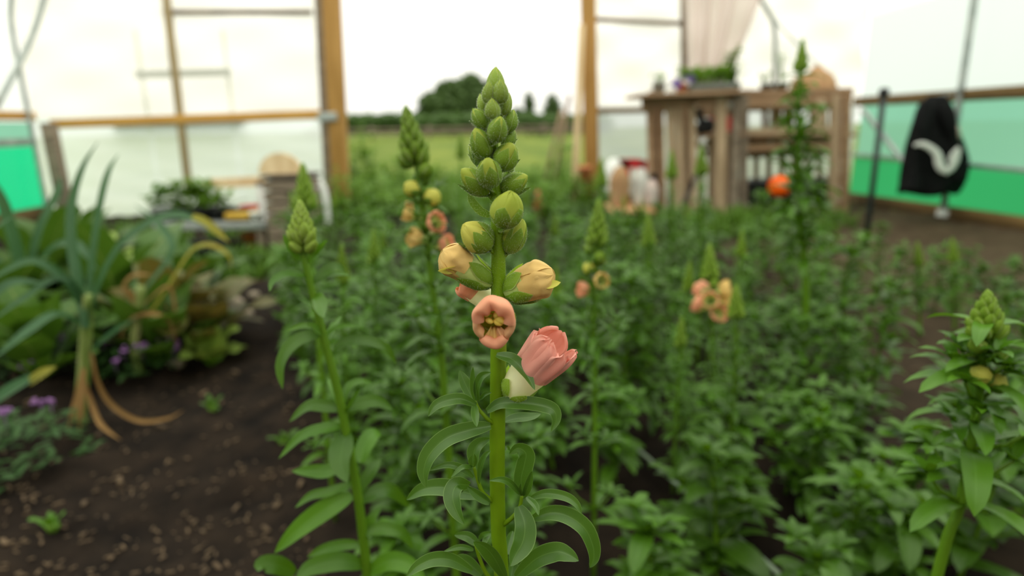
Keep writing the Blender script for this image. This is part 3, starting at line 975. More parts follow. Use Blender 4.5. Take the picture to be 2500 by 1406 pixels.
# --- closed buds: (base, tip, width, depth of base, depth of tip, how far the sepals reach, stage)
BUDS = [
    ((1209, 240), (1210, 164), 42, 0, 0, 1.0, 0), ((1191, 254), (1194, 200), 30, -.004, -.006, 1.02, 0), ((1221, 254), (1223, 194), 35, -.005, -.007, 1.02, 0),
    ((1208, 262), (1213, 192), 26, .004, .004, 1.02, 0),
    ((1229, 282), (1243, 228), 27, 0, .001, 1.02, 0), ((1182, 276), (1172, 230), 24, 0, .002, 1.02, 0),
    ((1204, 292), (1201, 240), 35, -.006, -.008, 1.05, 0), ((1212, 300), (1213, 242), 34, .005, .005, 1.02, 0),
    ((1190, 314), (1155, 266), 38, -.002, -.003, 1.0, 1), ((1236, 326), (1254, 268), 36, .001, .002, 1.0, 1),
    ((1206, 348), (1223, 284), 44, -.007, -.011, 0.95, 1), ((1190, 340), (1175, 300), 36, .006, .008, 1.0, 1),
    ((1188, 388), (1160, 312), 50, -.003, -.006, 0.92, 1), ((1230, 362), (1254, 314), 34, .003, .005, 1.0, 1),
    ((1221, 412), (1251, 350), 57, -.002, -.008, 0.9, 1), ((1178, 408), (1149, 348), 34, .003, .005, 0.95, 1),
    ((1198, 456), (1190, 386), 56, -.007, -.014, 0.85, 2), ((1236, 420), (1248, 400), 26, .006, .009, 0.9, 1),
    ((1193, 474), (1126, 412), 55, -.001, -.005, 0.82, 2), ((1224, 466), (1288, 428), 50, .001, -.001, 0.85, 2),
    ((1226, 552), (1250, 468), 74, -.007, -.015, 0.70, 3), ((1196, 606), (1130, 548), 72, -.002, -.008, 0.72, 4),
    ((1238, 618), (1276, 534), 55, .001, -.002, 0.82, 3),
]
sepal_shape = lambda v: 0.65 + 0.8 * v if v < 0.4 else 0.97 * max(1 - ((v - 0.4) / 0.6) ** 2.6, 0.0) ** 0.8
for bi, (b, t_, w, d0, d1, reach, st) in enumerate(BUDS):
    random.seed(300 + bi)
    B, T = H(*b, d0), H(*t_, d1)
    bd = Body(B, T, w / 2 * hk * 0.93, flat=0.95)
    if st == 0:
        bd.prof = lambda t: max(math.sin(PI * (min(max(t, 0), 1) ** 0.76)), 0) ** 0.66 + 0.015
    mb = MB()
    bd.skin(mb, 0, 1, 18, 20, crease=0.03 if st < 3 else 0.05)
    if st >= 3:
        for k in range(4):
            bd.patch(mb, k * PI / 2 + .4, 0.95, 0.35, 1.0, 1.03 + .06 * (k % 2), 14, 12, blunt, ridge=.06, pleat=.08, npl=4, tuck=.06, rag=.06)
    bo = mb.build('bud', M['bud_yellow'] if st == 4 else M['bud'], hero)
    mc = MB()
    ph0 = random.uniform(-.3, .3)
    for k in range(5):
        bd.patch(mc, ph0 + k * 2 * PI / 5, 0.74, 0.0, min(reach * random.uniform(1.0, 1.1), 1.06), 1.06 + 0.06 * (k % 2), 12, 8, shape=sepal_shape, ridge=0.06, flare=0.03)
    co = mc.build('calyx', M['sepal_tip'] if st == 0 else M['sepal'], bo)
    co.matrix_parent_inverse = Matrix.Identity(4)
    hairs_from(co, 360 if st < 2 else 460, 0.0008, 0.00006, fuzz)
    hairs_from(bo, 80, 0.0007, 0.00006, fuzz)
    if st >= 1:
        yy = b[1] + 10
        fx = 1208 + (1216 - 1208) * min(max((yy - 300) / 300, 0), 1)
        pedicel(None, fx, yy + 8, B)
    # bract under each older bud: a pointed green scale hugging its lower side
    if st >= 1:
        sx = -1 if t_[0] < b[0] else 1
        m3 = MB()
        mid = B.lerp(T, .45) + V((sx * w * .10 * hk, 0.002 if d1 >= 0 else -.001, -w * .52 * hk))
        add_leaf(m3, [B + V((-sx * .0006, 0, -.0012)), mid, B.lerp(T, .8) + V((sx * w * .42 * hk, .001, -w * .42 * hk))], w * .62 * hk, nrm=V((sx * .75, -.45, -.5)), n=10, m=6, fold=-.25, prof=ovate)
        br = m3.build('bract', M['bract'], hero)
        hairs_from(br, 110, 0.0009, 0.00006, fuzz)

# bare leafy bracts low on the bud spike
for pl, w, nn in (([(1200, 528), (1172, 516), (1152, 492), (1144, 470)], 34, (-.4, -.85, -.2)), ([(1226, 460), (1236, 444), (1246, 420)], 24, (.4, -.8, 0)), ([(1186, 415), (1166, 400), (1152, 372)], 22, (-.4, -.8, 0))):
    m3 = MB(); add_leaf(m3, [H(x, y, .001) for x, y in pl], w * hk, nrm=V(nn), n=10, m=6, fold=-.2, prof=ovate)
    br = m3.build('bract', M['bract'], hero); hairs_from(br, 120, 0.0009, 0.00006, fuzz)


# --- opening flowers
def opening(base, tip, R, hint, tube, pet, cal_reach, split, lobes, pleat=0.04, rag=0.06, throat=False, crump=0.0, close=0.35, flat=1.0, t_end=1.0, seed=1, name='flower', pw=None):
    """tube + lobes + calyx: base, tip world points; split: where the coloured lobes start"""
    random.seed(seed)
    def prof(t):
        if t < 0.12: return 0.34 + 3.0 * t
        if t < split: return 0.70 + (0.95 - 0.70) * ((t - 0.12) / (split - 0.12)) ** 0.8
        v = (t - split) / (1 - split)
        return (0.95 + 0.12 * math.sin(min(v, 1) * PI * 0.55)) - close * (max(v - 0.5, 0) / .5) ** 2.0
    bd = Body(base, tip, R, hint, prof, flat)
    mb = MB()
    bd.skin(mb, 0, split + 0.06, 14, 24, crease=0.03)
    fo = mb.build(name, tube, hero)
    for (th, al, t1, off) in lobes:
        mpet = MB()
        bd.patch(mpet, th, al, split - 0.06, t1, off, 18, 16, blunt, ridge=.02, pleat=pleat, npl=7, rag=rag, tuck=.02, crump=crump)
        bd.patch(mpet, th, al * .97, split - 0.02, t1 * .995, off - .05, 18, 16, blunt, ridge=.02, pleat=pleat * .6, npl=7, rag=rag, tuck=.02, crump=crump)
        po = mpet.build('petal', pet, fo); po.matrix_parent_inverse = Matrix.Identity(4)
        hairs_from(po, 90, 0.0006, 0.00005, fuzz)
    if crump:
        mi_ = MB(); bd.skin(mi_, split, 1.0, 14, 24, k=.94, crease=.08, lobes=4); ip = mi_.build('inner_petals', pet, fo); ip.matrix_parent_inverse = Matrix.Identity(4)
    mc = MB()
    for k in range(5):
        bd.patch(mc, .5 + k * 2 * PI / 5, 0.60, 0.0, cal_reach * random.uniform(.85, 1.05), 1.10 + .05 * (k % 2), 12, 8, ridge=.06, flare=.04)
    co = mc.build('calyx', M['sepal'], fo); co.matrix_parent_inverse = Matrix.Identity(4)
    hairs_from(co, 260, 0.0009, 0.00006, fuzz); hairs_from(fo, 200, 0.0008, 0.00006, fuzz)
    return bd, fo


# half open, left and right
L2 = [(.5, 1.0, .99, 1.06), (PI / 2 + .6, .9, 1.0, 1.02), (PI, .9, .98, 1.05), (-PI / 2 + .2, .95, 1.0, 1.03)]
bdl, fol = opening(H(1198, 694, .001), H(1078, 614, -.004), 37 * hk, (0, -1, .1), M['greentube'], M['ochre'], .62, .60, L2, pleat=.05, rag=.02, crump=.075, close=.88, flat=1.05, seed=21)
m3 = MB(); add_leaf(m3, [H(1122, 652, -.007), H(1095, 658, -.009), H(1069, 661, -.008)], 30 * hk, nrm=(0, -.8, -.5), n=8, m=4, fold=.4); o_ = m3.build('lower_lip', M['bud_yellow'], fol); o_.matrix_parent_inverse = Matrix.Identity(4)
bdr, forr = opening(H(1234, 716, 0), H(1352, 664, -.004), 43 * hk, (0, -1, .1), M['greentube'], M['ochre'], .55, .40, [(.4, 1.0, .98, 1.06), (PI / 2 + .5, .95, .97, 1.02), (PI, .9, .96, 1.05), (-PI / 2 + .1, .95, 1.0, 1.02)], pleat=.05, rag=.02, crump=.08, close=.86, flat=1.02, seed=22)
m3 = MB(); add_leaf(m3, [H(1308, 692, -.007), H(1340, 696, -.008), H(1369, 689, -.007)], 32 * hk, nrm=(0, -.7, .6), n=8, m=4, fold=.4); o_ = m3.build('lower_lip', M['bud_yellow'], forr); o_.matrix_parent_inverse = Matrix.Identity(4)
# half hidden pink flower at the back left
opening(H(1212, 752, .008), H(1128, 684, .008), 34 * hk, (0, -1, 0), M['cream'], M['salmon'], .3, .66, [(0, .9, 1.0, 1.04), (PI / 2, .9, 1.0, 1.02), (PI, .9, 1.0, 1.04), (-PI / 2, .9, 1.0, 1.02)], close=.3, seed=23)
# the flower that faces the camera: a barrel whose five lobes roll in over the mouth
random.seed(24)
b0 = H(1219, 752, -.006)
fc = H(1205, 793, -.027)
ax = V((-.04, -.97, -.22)).normalized()
ex = V((1, 0, 0)); ex = (ex - ax * ex.dot(ax)).normalized(); ez = ex.cross(ax); ez = ez if ez.z > 0 else -ez
fa, fb = 54 * hk * .9, 67 * hk * .92
mb = MB()
mb.tube(catmull([b0, b0.lerp(fc, .35) - V((0, 0, .001)), fc - ax * fa * .9], 8), [.0022, .0040, .0068], 18, caps=False)
fof = mb.build('flower', M['greentube'], hero)


def sub(o, label=None):
    o.matrix_parent_inverse = Matrix.Identity(4)
    if label: o['label'] = label
    return o


def ring_lobe(name, th, al, inner, lift, dd, mat, waves=0.03, n=22, m=16, notch=0.0):
    th, al = math.radians(th), math.radians(al)
    K = [(.60, 1.15), (.88, .80), (1.0, .40), (1.03, .10), (.95, -.10), (.78, -.13), (inner + .07, -.05), (inner, .10), (inner + .06, .42)]
    Kp = catmull([(r, d, 0) for r, d in K], n)
    ph = random.uniform(0, 6)
    mb = MB(); rows = []
    for i, kp in enumerate(Kp):
        v = i / n; row = []
        for q in range(m + 1):
            u = -1 + 2 * q / m
            w = waves * math.sin(5 * u + ph + 3 * v) * min(1, v * 2)
            r = (kp.x + w) * lift * (1 - .05 * u * u) + (notch * u * u * max(0, v - .6) * 2)
            d = kp.y + dd + .12 * u * u + w * .8
            a_ = th + u * al * (1.0 if v < .6 else 1 - .25 * (v - .6) / .4)
            row.append(fc + ex * (math.cos(a_) * fa * r) + ez * (math.sin(a_) * fb * r) - ax * (d * fa))
        rows.append(row)
    mb.grid(rows)
    o = sub(mb.build(name, mat, fof)); hairs_from(o, 90, .0006, .00005, fuzz)
    return o


ring_lobe('petal', 182, 44, .64, .97, .05, M['peach']); ring_lobe('petal', -2, 44, .66, .97, .05, M['peach'])
ring_lobe('petal', 270, 46, .60, 1.0, -.06, M['salmon'], notch=.1)
ring_lobe('petal', 128, 46, .50, 1.03, -.06, M['salmon'], waves=.05); ring_lobe('petal', 52, 50, .50, 1.05, -.12, M['salmon'], waves=.05)
ring_lobe('inner_fold', 262, 30, .40, .86, .30, M['ochre'], waves=.06); ring_lobe('inner_fold', 300, 26, .42, .86, .26, M['peach'], waves=.06)
mb = MB(); mb.grid([[fc + ex * (math.cos(q * PI / 12) * fa * rr) + ez * (math.sin(q * PI / 12) * fb * rr) - ax * (dd_ * fa) for q in range(24)] for rr, dd_ in ((.80, .35), (.72, .6), (.55, .9), (.3, 1.1), (.01, 1.15))], True)
sub(mb.build('throat', M['throat'], fof))
for dx, dz, r in ((.16, .34, 8), (-.30, .36, 7), (.30, .10, 10), (.18, -.02, 8), (-.22, .05, 7)):
    p_ = fc - ax * fa * .28 + ex * (dx * fa) + ez * (dz * fb)
    mb = MB(); mb.ball(p_, r * hk, 7, 9, axis=(1, -.3, -.5 if dz < .2 else 1.5), stretch=1.5)
    mb.tube([p_, p_.lerp(fc - ax * fa, .9)], 2.2 * hk, 6)
    sub(mb.build('stamen', M['anther'], fof))
mb = MB(); bdc = Body(fc - ax * fa * 1.3, fc + ax * fa * .1, fb * .78, (0, 0, 1))
for k in range(5):
    bdc.patch(mb, .63 + k * 1.257, .5, .15, .50, 1.0, 8, 6, ridge=.04)
co = sub(mb.build('calyx', M['sepal'], fof)); hairs_from(co, 260, .0009, .00006, fuzz)
# low right flower, cream tube and pink fan of petals
opening(H(1240, 966, .001), H(1366, 828, -.006), 59 * hk, (0, -1, .1), M['cream'], M['pink'], .30, .54,
        [(.45, .8, 1.0, 1.04), (-.5, .8, 1.04, 1.08), (1.5, .8, 1.02, 1.06), (-1.6, .85, .92, 1.03), (PI, .9, 1.0, 1.04)], pleat=.09, rag=.10, close=.10, flat=.9, seed=25)
# bracts of the open flowers
for pl, w, nn in (([(1236, 722), (1262, 742), (1300, 736), (1334, 722)], 26, (.2, -.6, -.75)), ([(1196, 705), (1176, 706), (1158, 690), (1130, 672)], 24, (-.2, -.6, -.7))):
    m3 = MB(); add_leaf(m3, [H(x, y, -.002) for x, y in pl], w * hk, nrm=V(nn), n=10, m=6, fold=-.2)
    br = m3.build('bract', M['bract'], hero); hairs_from(br, 120, 0.0009, 0.00006, fuzz)
for fx, fy, B in ((1214, 705, H(1198, 694, .001)), (1217, 728, H(1234, 716)), (1217, 770, b0), (1217, 985, H(1246, 960))):
    pedicel(None, fx, fy, B, 7)

# --- leaves: photo points, width, depth of tip
HL = [
    ([(1212, 866), (1252, 878), (1285, 914), (1306, 952)], 33, -.012, (.35, -.8, .45)),
    ([(1189, 1004), (1222, 985), (1271, 984), (1322, 990), (1352, 1002), (1358, 1026), (1345, 1054)], 40, -.008, (0, -.75, .65)),
    ([(1158, 980), (1143, 952), (1131, 926), (1122, 904)], 34, .006, (.3, -.9, .3)),
    ([(1161, 978), (1156, 938), (1155, 896)], 20, -.002, (-.4, -.9, .1)),
    ([(1168, 978), (1166, 945), (1177, 919), (1199, 909)], 26, -.006, (-.5, -.8, .3)),
    ([(1172, 975), (1184, 963), (1200, 958)], 12, -.003, (0, -.8, .6)),
    ([(1162, 988), (1127, 974), (1088, 979), (1061, 993), (1046, 1016)], 32, -.008, (0, -.8, .6)),
    ([(1158, 978), (1136, 968), (1116, 960)], 17, .004, (0, -.7, .7)),
    ([(1158, 988), (1160, 1014), (1164, 1042)], 22, -.012, (.1, -.95, .2)),
    ([(1198, 1040), (1146, 1050), (1090, 1070), (1048, 1110), (1034, 1152), (1040, 1190)], 52, -.010, (-.1, -.8, .55)),
    ([(1160, 1138), (1157, 1105), (1169, 1083), (1197, 1070)], 40, .004, (-.3, -.9, .3)),
    ([(1170, 1180), (1173, 1142), (1184, 1114), (1198, 1100)], 20, -.004, (-.6, -.7, .3)),
    ([(1156, 1165), (1127, 1143), (1092, 1135), (1045, 1149)], 21, -.004, (0, -.8, .6)),
    ([(1155, 1140), (1127, 1142), (1101, 1166)], 14, -.008, (0, -.7, .7)),
    ([(1152, 1140), (1149, 1125), (1153, 1112)], 14, -.004, (-.3, -.9, .2)), ([(1157, 1140), (1160, 1124), (1158, 1108)], 11, -.006, (.3, -.9, .2)),
    ([(1168, 1212), (1127, 1200), (1077, 1190), (1030, 1196), (993, 1220)], 52, .008, (0, -.75, .65)),
    ([(1145, 1184), (1116, 1184), (1105, 1210), (1114, 1246), (1133, 1280)], 52, -.016, (-.25, -.9, .35)),
    ([(1195, 1228), (1165, 1208), (1141, 1188)], 28, -.003, (0, -.8, .6)),
    ([(1278, 1208), (1272, 1172), (1280, 1135), (1284, 1107), (1264, 1094), (1243, 1109)], 52, -.002, (.1, -.95, .2)),
    ([(1271, 1208), (1247, 1181), (1224, 1171), (1194, 1173)], 20, -.014, (0, -.8, .6)),
    ([(1280, 1212), (1292, 1182), (1299, 1150)], 24, -.008, (-.3, -.9, .2)),
    ([(1296, 1215), (1333, 1205), (1379, 1212), (1407, 1230), (1420, 1254)], 27, -.006, (0, -.75, .65)),
    ([(1284, 1212), (1305, 1233), (1315, 1258)], 20, -.012, (.3, -.8, .5)),
    ([(1275, 1210), (1270, 1196), (1272, 1180)], 10, -.010, (-.2, -.9, .2)),
    ([(1266, 1236), (1281, 1278), (1277, 1320), (1259, 1354), (1246, 1382)], 64, -.016, (.1, -.95, .3)),
    ([(1300, 1266), (1344, 1252), (1387, 1260), (1426, 1288), (1446, 1328), (1450, 1362), (1440, 1386)], 50, -.004, (.05, -.8, .6)),
    ([(1260, 1408), (1309, 1364), (1356, 1347), (1387, 1354), (1413, 1369)], 56, -.012, (0, -.8, .6)),
    ([(1238, 1352), (1244, 1322), (1252, 1296)], 36, .012, (.2, -.95, .2)),
    ([(1234, 1412), (1208, 1364), (1185, 1337), (1156, 1322)], 48, -.016, (-.2, -.85, .45)),
    ([(1168, 1330), (1142, 1310), (1109, 1306)], 30, .004, (0, -.8, .6)),
    ([(1156, 1342), (1123, 1336), (1083, 1346)], 17, -.004, (0, -.7, .7)),
    ([(1176, 1404), (1139, 1371), (1110, 1360)], 42, .004, (-.1, -.85, .5)),
    ([(1152, 1394), (1104, 1368), (1060, 1365), (1020, 1382), (992, 1408)], 42, -.008, (0, -.8, .6)),
    ([(1180, 1334), (1188, 1312), (1198, 1298)], 18, .006, (-.3, -.9, .2)),
    ([(1246, 1420), (1252, 1385), (1258, 1352)], 30, .008, (.2, -.95, .1)),
    ([(1200, 1300), (1180, 1306), (1168, 1318)], 16, .006, (0, -.8, .6)),
    ([(1228, 1030), (1260, 1022), (1296, 1018), (1320, 1010)], 30, .012, (0, -.6, .8)),
    ([(1230, 1102), (1238, 1092), (1246, 1100)], 10, .004, (0, -.8, .5)),
]
random.seed(8)
for pl, w, dt, nn in HL:
    n_ = len(pl)
    mb = MB()
    sag = math.copysign(1, dt)
    P = [H(x, y, (-.004 if dt < 0 else .002) + dt * (i / (n_ - 1)) ** .8) for i, (x, y) in enumerate(pl)]
    add_leaf(mb, P, w * hk * 1.2, nrm=V(nn), n=24, m=8, fold=random.uniform(.3, .5), wave=.07)
    mb.build('leaf', M['leaf'], hero)
# side shoots that carry the leaf tufts
for pl, r in (([(1214, 1042), (1190, 1022), (1170, 1000), (1160, 978)], 6), ([(1212, 1230), (1180, 1205), (1166, 1170), (1156, 1136)], 7), ([(1222, 1285), (1248, 1266), (1268, 1240), (1275, 1206)], 7), ([(1226, 1440), (1190, 1405), (1170, 1360), (1160, 1326)], 7)):
    mb = MB(); P = catmull([H(x, y, -.003 if i else 0) for i, (x, y) in enumerate(pl)], 10)
    mb.tube(P, [r * hk * (1 - .04 * i) for i in range(11)], 8)
    mb.build('side_shoot', M['stem'], hero)
fz = fuzz.build('fine_hairs', M['hair'], hero); fz['kind'] = 'stuff'

# ================================================================= THE BED
protos = {'short': [], 'mid': [], 'tall': []}
random.seed(31)
for k in range(5):
    protos['short'].append(snapdragon('snapdragon', 'x', [V((0, 0, 0)), V((.01, .005, .08)), V((.005, .012, .17))], 0.0032, None, lsize=0.078, nodes=5, seedv=50 + k, first=.25, lw=.52, prof=ovate, top_rosette=True))
for k in range(6):
    protos['mid'].append(snapdragon('snapdragon', 'x', [V((0, 0, 0)), V((.012 * (k - 2.5), .01, .15)), V((.006 * (k - 2.5), .0, .30))], 0.0036, None, lsize=0.072, nodes=10, seedv=60 + k, first=.12, lw=.42, prof=ovate, top_rosette=True))
for k in range(5):
    protos['tall'].append(snapdragon('snapdragon', 'x', [V((0, 0, 0)), V((.012 * (k - 2), .01, .2)), V((.006 * (k - 2), .0, .40))], 0.0038, 'green', 0.055, 0.0085, buds=2, lsize=0.066, nodes=12, seedv=70 + k, first=.10, lw=.38))
LABEL = {'short': ('low leafy snapdragon without a bud tip, at the near or right edge of the bed', 'low leafy snapdragons'),
         'mid': ('bushy leafy snapdragon without a bud tip, in the dense bed', 'bushy snapdragons of the bed'),
         'tall': ('snapdragon with a small green bud tip among the dense bed', 'small budding snapdragons of the bed')}
used = {}


def plant(kind, x, y, sc):
    p = random.choice(protos[kind])
    lab, grp = LABEL[kind]
    z = soil_z(x, y) - 0.004
    if p.name not in used:
        used[p.name] = 1
        p.location = (x, y, z); p.rotation_euler = (0, 0, random.uniform(0, 6.28)); p.scale = (sc,) * 3
        p['label'] = lab; p['group'] = grp
        return
    dup(p, (x, y, z), random.uniform(0, 6.28), sc, lab, grp)


def left_edge(y):
    LE = [(.0, -.12), (.74, -.15), (1.0, -.24), (1.35, -.46), (1.9, -.66), (2.6, -.82), (3.5, -1.0)]
    for (a, xa), (b, xb) in zip(LE, LE[1:]):
        if y <= b: return xa + (xb - xa) * (y - a) / (b - a)
    return -1


def right_edge(y):
    RE = [(.0, .42), (.5, .42), (1.3, .76), (1.65, .92), (2.2, 1.06), (2.9, 1.30), (4, 1.6)]
    for (a, xa), (b, xb) in zip(RE, RE[1:]):
        if y <= b: return xa + (xb - xa) * (y - a) / (b - a)
    return 1.6


random.seed(42)
y = 0.50
n_pl = 0
while y < 2.75:
    step = 0.115 + 0.03 * y
    x = left_edge(y) + random.uniform(0, .08)
    while x < right_edge(y):
        xx, yy = x + random.uniform(-.045, .045), y + random.uniform(-.045, .045)
        x += step
        if yy < .62 and xx > -.02: pass
        if yy < .6 and -.18 < xx < 0.12: continue
        edge = min(xx - left_edge(yy), right_edge(yy) - xx)
        fr = (xx - left_edge(yy)) / (right_edge(yy) - left_edge(yy))
        r = random.random()
        if yy < 1.0 and xx > 0.02:
            kind, sc = 'short', random.uniform(.85, 1.15)
            if random.random() < .12: continue
        elif fr > .75:
            kind, sc = ('short' if r < .55 else 'mid'), random.uniform(.75, 1.05)
            if random.random() < .25: continue
        elif yy > 2.2:
            kind, sc = ('mid' if r < .8 else 'tall'), random.uniform(.75, .95)
        elif xx < 0 and yy < .9:
            kind, sc = ('mid' if r < .7 else 'short'), random.uniform(.75, .95)
        else:
            kind, sc = ('mid' if r < .72 else 'tall'), random.uniform(.85, 1.12)
        plant(kind, xx, yy, sc); n_pl += 1
    y += step * .9
# right strip, rows beyond the soil gap and foreground right
for (px, py, kind, sc) in ((2200, 1330, 'short', 1.0), (2420, 1330, 'short', 1.25), (2330, 1440, 'short', 1.2), (2480, 1180, 'short', 1.1), (2480, 980, 'mid', .7), (2120, 1390, 'short', .9),
                           (2050, 1180, 'short', .9), (2180, 820, 'mid', .8), (2080, 760, 'mid', .8), (2280, 760, 'short', 1), (2400, 800, 'short', .9), (2140, 690, 'mid', .7), (2020, 690, 'mid', .8), (2350, 700, 'short', .8), (2460, 900, 'short', 1.0), (1900, 640, 'mid', .8), (2450, 770, 'short', .9)):
    g = ground(px, py)
    plant(kind, g.x, g.y, sc); n_pl += 1
print('bed plants', n_pl)

# irrigation cords over the bed
cord_m = plain('grey_green_cord', s(120, 140, 116), s(150, 166, 140), 0.6)
for a, b, lab in (((1600, 1135), (1815, 1325), 'pale taut cord crossing the near low snapdragons'), ((1660, 1325), (1790, 1402), 'second pale cord low at the bottom edge of the bed')):
    A, B = at(*a, .98), at(*b, .74)
    d = B - A
    m_ = MB(); m_.tube([A - d * .5, A, B, B + d * .3], 0.0035, 6); tag(m_.build('support_cord', cord_m), lab, 'cord')

# ================================================================= LEFT BED
leek_m = leafmat('leek_leaf', s(44, 84, 46), s(70, 108, 66), 0.5, 0.25, scale=12, vary=0.1, spec=0.4)
leek_y = leafmat('yellowing_leek_leaf', s(126, 136, 44), s(164, 148, 62), 0.6, 0.3, scale=12, vary=0.08)
dry_m = leafmat('dry_leaf', s(120, 90, 48), s(154, 120, 72), 0.8, 0.2, scale=20, vary=0.08)
leek_s = plain('leek_shaft', s(100, 128, 46), s(150, 152, 98), 0.5, 14, stretch=(3, 3, .6))


def leek(label, Y, shaft, leaves, roots=()):
    k = pxs(Y, 800)
    b = at(*shaft[0], Y); b = V((b.x, b.y, max(b.z, 0)))
    t = thing('leek', label, 'leek', (b.x, b.y, 0))
    m_ = MB(); P = [V((b.x, b.y, -.01))] + [at(x, y, Y) for x, y in shaft]
    m_.tube(catmull(P, 12), [0.013 - .002 * i / 12 for i in range(13)], 12)
    m_.build('shaft', leek_s, t)
    for pl, w, kind, d0, d1 in leaves:
        n_ = len(pl)
        m_ = MB()
        add_leaf(m_, [at(x, y, Y + d0 + (d1 - d0) * i / (n_ - 1)) for i, (x, y) in enumerate(pl)], w * k, nrm=(random.uniform(-.3, .3), -.6, .75), n=22, m=4, fold=.5, prof=strap)
        m_.build('leaf' if kind != 2 else 'dry_leaf', (leek_m, leek_y, dry_m)[kind], t)
    return t


random.seed(9)
leek('big leek with arching blue green leaves and dry lower leaves', 1.25, [(196, 1010), (205, 900), (212, 780), (216, 720)],
     [([(212, 800), (195, 690), (178, 590), (180, 500), (205, 410), (240, 345)], 26, 0, -.02, .1),
      ([(218, 800), (245, 700), (300, 600), (380, 542), (450, 528), (520, 560)], 30, 0, .0, -.05),
      ([(470, 528), (510, 548), (560, 592)], 18, 1, -.05, -.05),
      ([(210, 800), (140, 770), (70, 810), (-20, 880)], 24, 0, 0, -.2), ([(214, 740), (150, 680), (60, 730), (-30, 790)], 20, 0, 0, -.1),
      ([(222, 860), (270, 820), (335, 775)], 20, 0, 0, -.05),
      ([(208, 760), (165, 690), (90, 640), (20, 660), (-40, 700)], 20, 0, 0, -.1),
      ([(216, 780), (226, 640), (246, 500), (266, 420), (290, 375)], 17, 0, 0, .15),
      ([(208, 900), (190, 980), (165, 1050)], 20, 2, -.02, -.06), ([(206, 900), (200, 980), (195, 1060)], 16, 2, -.03, -.08), ([(205, 930), (230, 1000), (250, 1040), (295, 1075)], 12, 2, -.02, -.10),
      ([(225, 860), (240, 930), (275, 990), (340, 1028), (410, 1022), (450, 1000)], 12, 2, -.02, 0)])
leek('leek behind the big one with yellow bent leaf tips', 1.55, [(330, 850), (335, 780), (345, 700)],
     [([(340, 800), (400, 720), (450, 640), (480, 605), (520, 600), (560, 625), (565, 660)], 13, 1, 0, 0), ([(340, 760), (320, 720), (305, 700), (330, 672), (375, 672)], 15, 2, 0, -.04),
      ([(300, 850), (305, 800), (350, 768), (410, 780), (432, 840)], 12, 2, 0, -.04), ([(345, 720), (420, 620), (400, 560), (330, 500)], 18, 0, 0, .1), ([(335, 760), (410, 700), (430, 760), (436, 820)], 9, 2, 0, 0)])
leek('leek at the frame edge whose yellow tipped leaf points inward', 0.95, [(-130, 1150), (-125, 1050), (-115, 960)],
     [([(-115, 1030), (-40, 1000), (40, 950), (130, 898)], 46, 0, 0, 0), ([(75, 934), (100, 918), (138, 895)], 30, 1, -.004, -.004), ([(-115, 1000), (-60, 800), (20, 700), (110, 690)], 36, 0, 0, .1), ([(-115, 1000), (-90, 760), (-40, 600), (40, 520)], 34, 0, 0, .1)])
leek('slim leek standing behind in front of the green netting', 1.75, [(60, 800), (62, 720), (65, 660)],
     [([(65, 700), (40, 600), (10, 500), (-20, 430)], 26, 0, 0, 0), ([(65, 700), (100, 560), (140, 480), (150, 430)], 24, 0, 0, .1), ([(66, 700), (130, 610), (190, 600), (240, 660)], 24, 0, 0, -.1), ([(60, 720), (-10, 640), (-60, 660)], 24, 0, 0, 0)])

# chard and lettuce rosettes
chard_g = leafmat('chard_leaf', s(46, 82, 20), s(80, 114, 34), 0.48, 0.3, vein=s(150, 160, 90), scale=18, vary=0.15, spec=0.4)
chard_r = leafmat('red_veined_leaf', s(70, 96, 42), s(112, 92, 44), 0.45, 0.3, vein=s(150, 40, 40), scale=14, vary=0.1)
lett = leafmat('lettuce_leaf', s(120, 150, 56), s(154, 176, 84), 0.5, 0.35, scale=18, vary=0.08)


def rosette(name, label, cat, x, y, h, n, mat, group=None, w=.45, seedv=0, spread=.9):
    random.seed(400 + seedv)
    t = thing(name, label, cat, (x, y, soil_z(x, y)), group)
    base_ = V((x, y, soil_z(x, y)))
    m1, m2 = MB(), MB()
    for i in range(n):
        az = i * 2.4 + random.uniform(-.3, .3)
        el = 1.45 - spread * (i / n) * 1.1
        ln = h * 1.2 * random.uniform(.75, 1.1)
        hd = V((math.cos(az), math.sin(az), 0))
        st = base_ + (hd * math.cos(el) + V((0, 0, math.sin(el)))) * ln * .35
        m2.tube([base_ + hd * .006, st], [0.006, 0.0045], 6)
        arc_leaf(m1, st, az, el - .05, ln * .75, ln * w, random.uniform(.3, 1.1), n=10, m=6, prof=ovate, fold=.15, wave=.25)
    m2.build('stalks', M['stem_bed'], t)
    m1.build('foliage', mat, t)
    return t


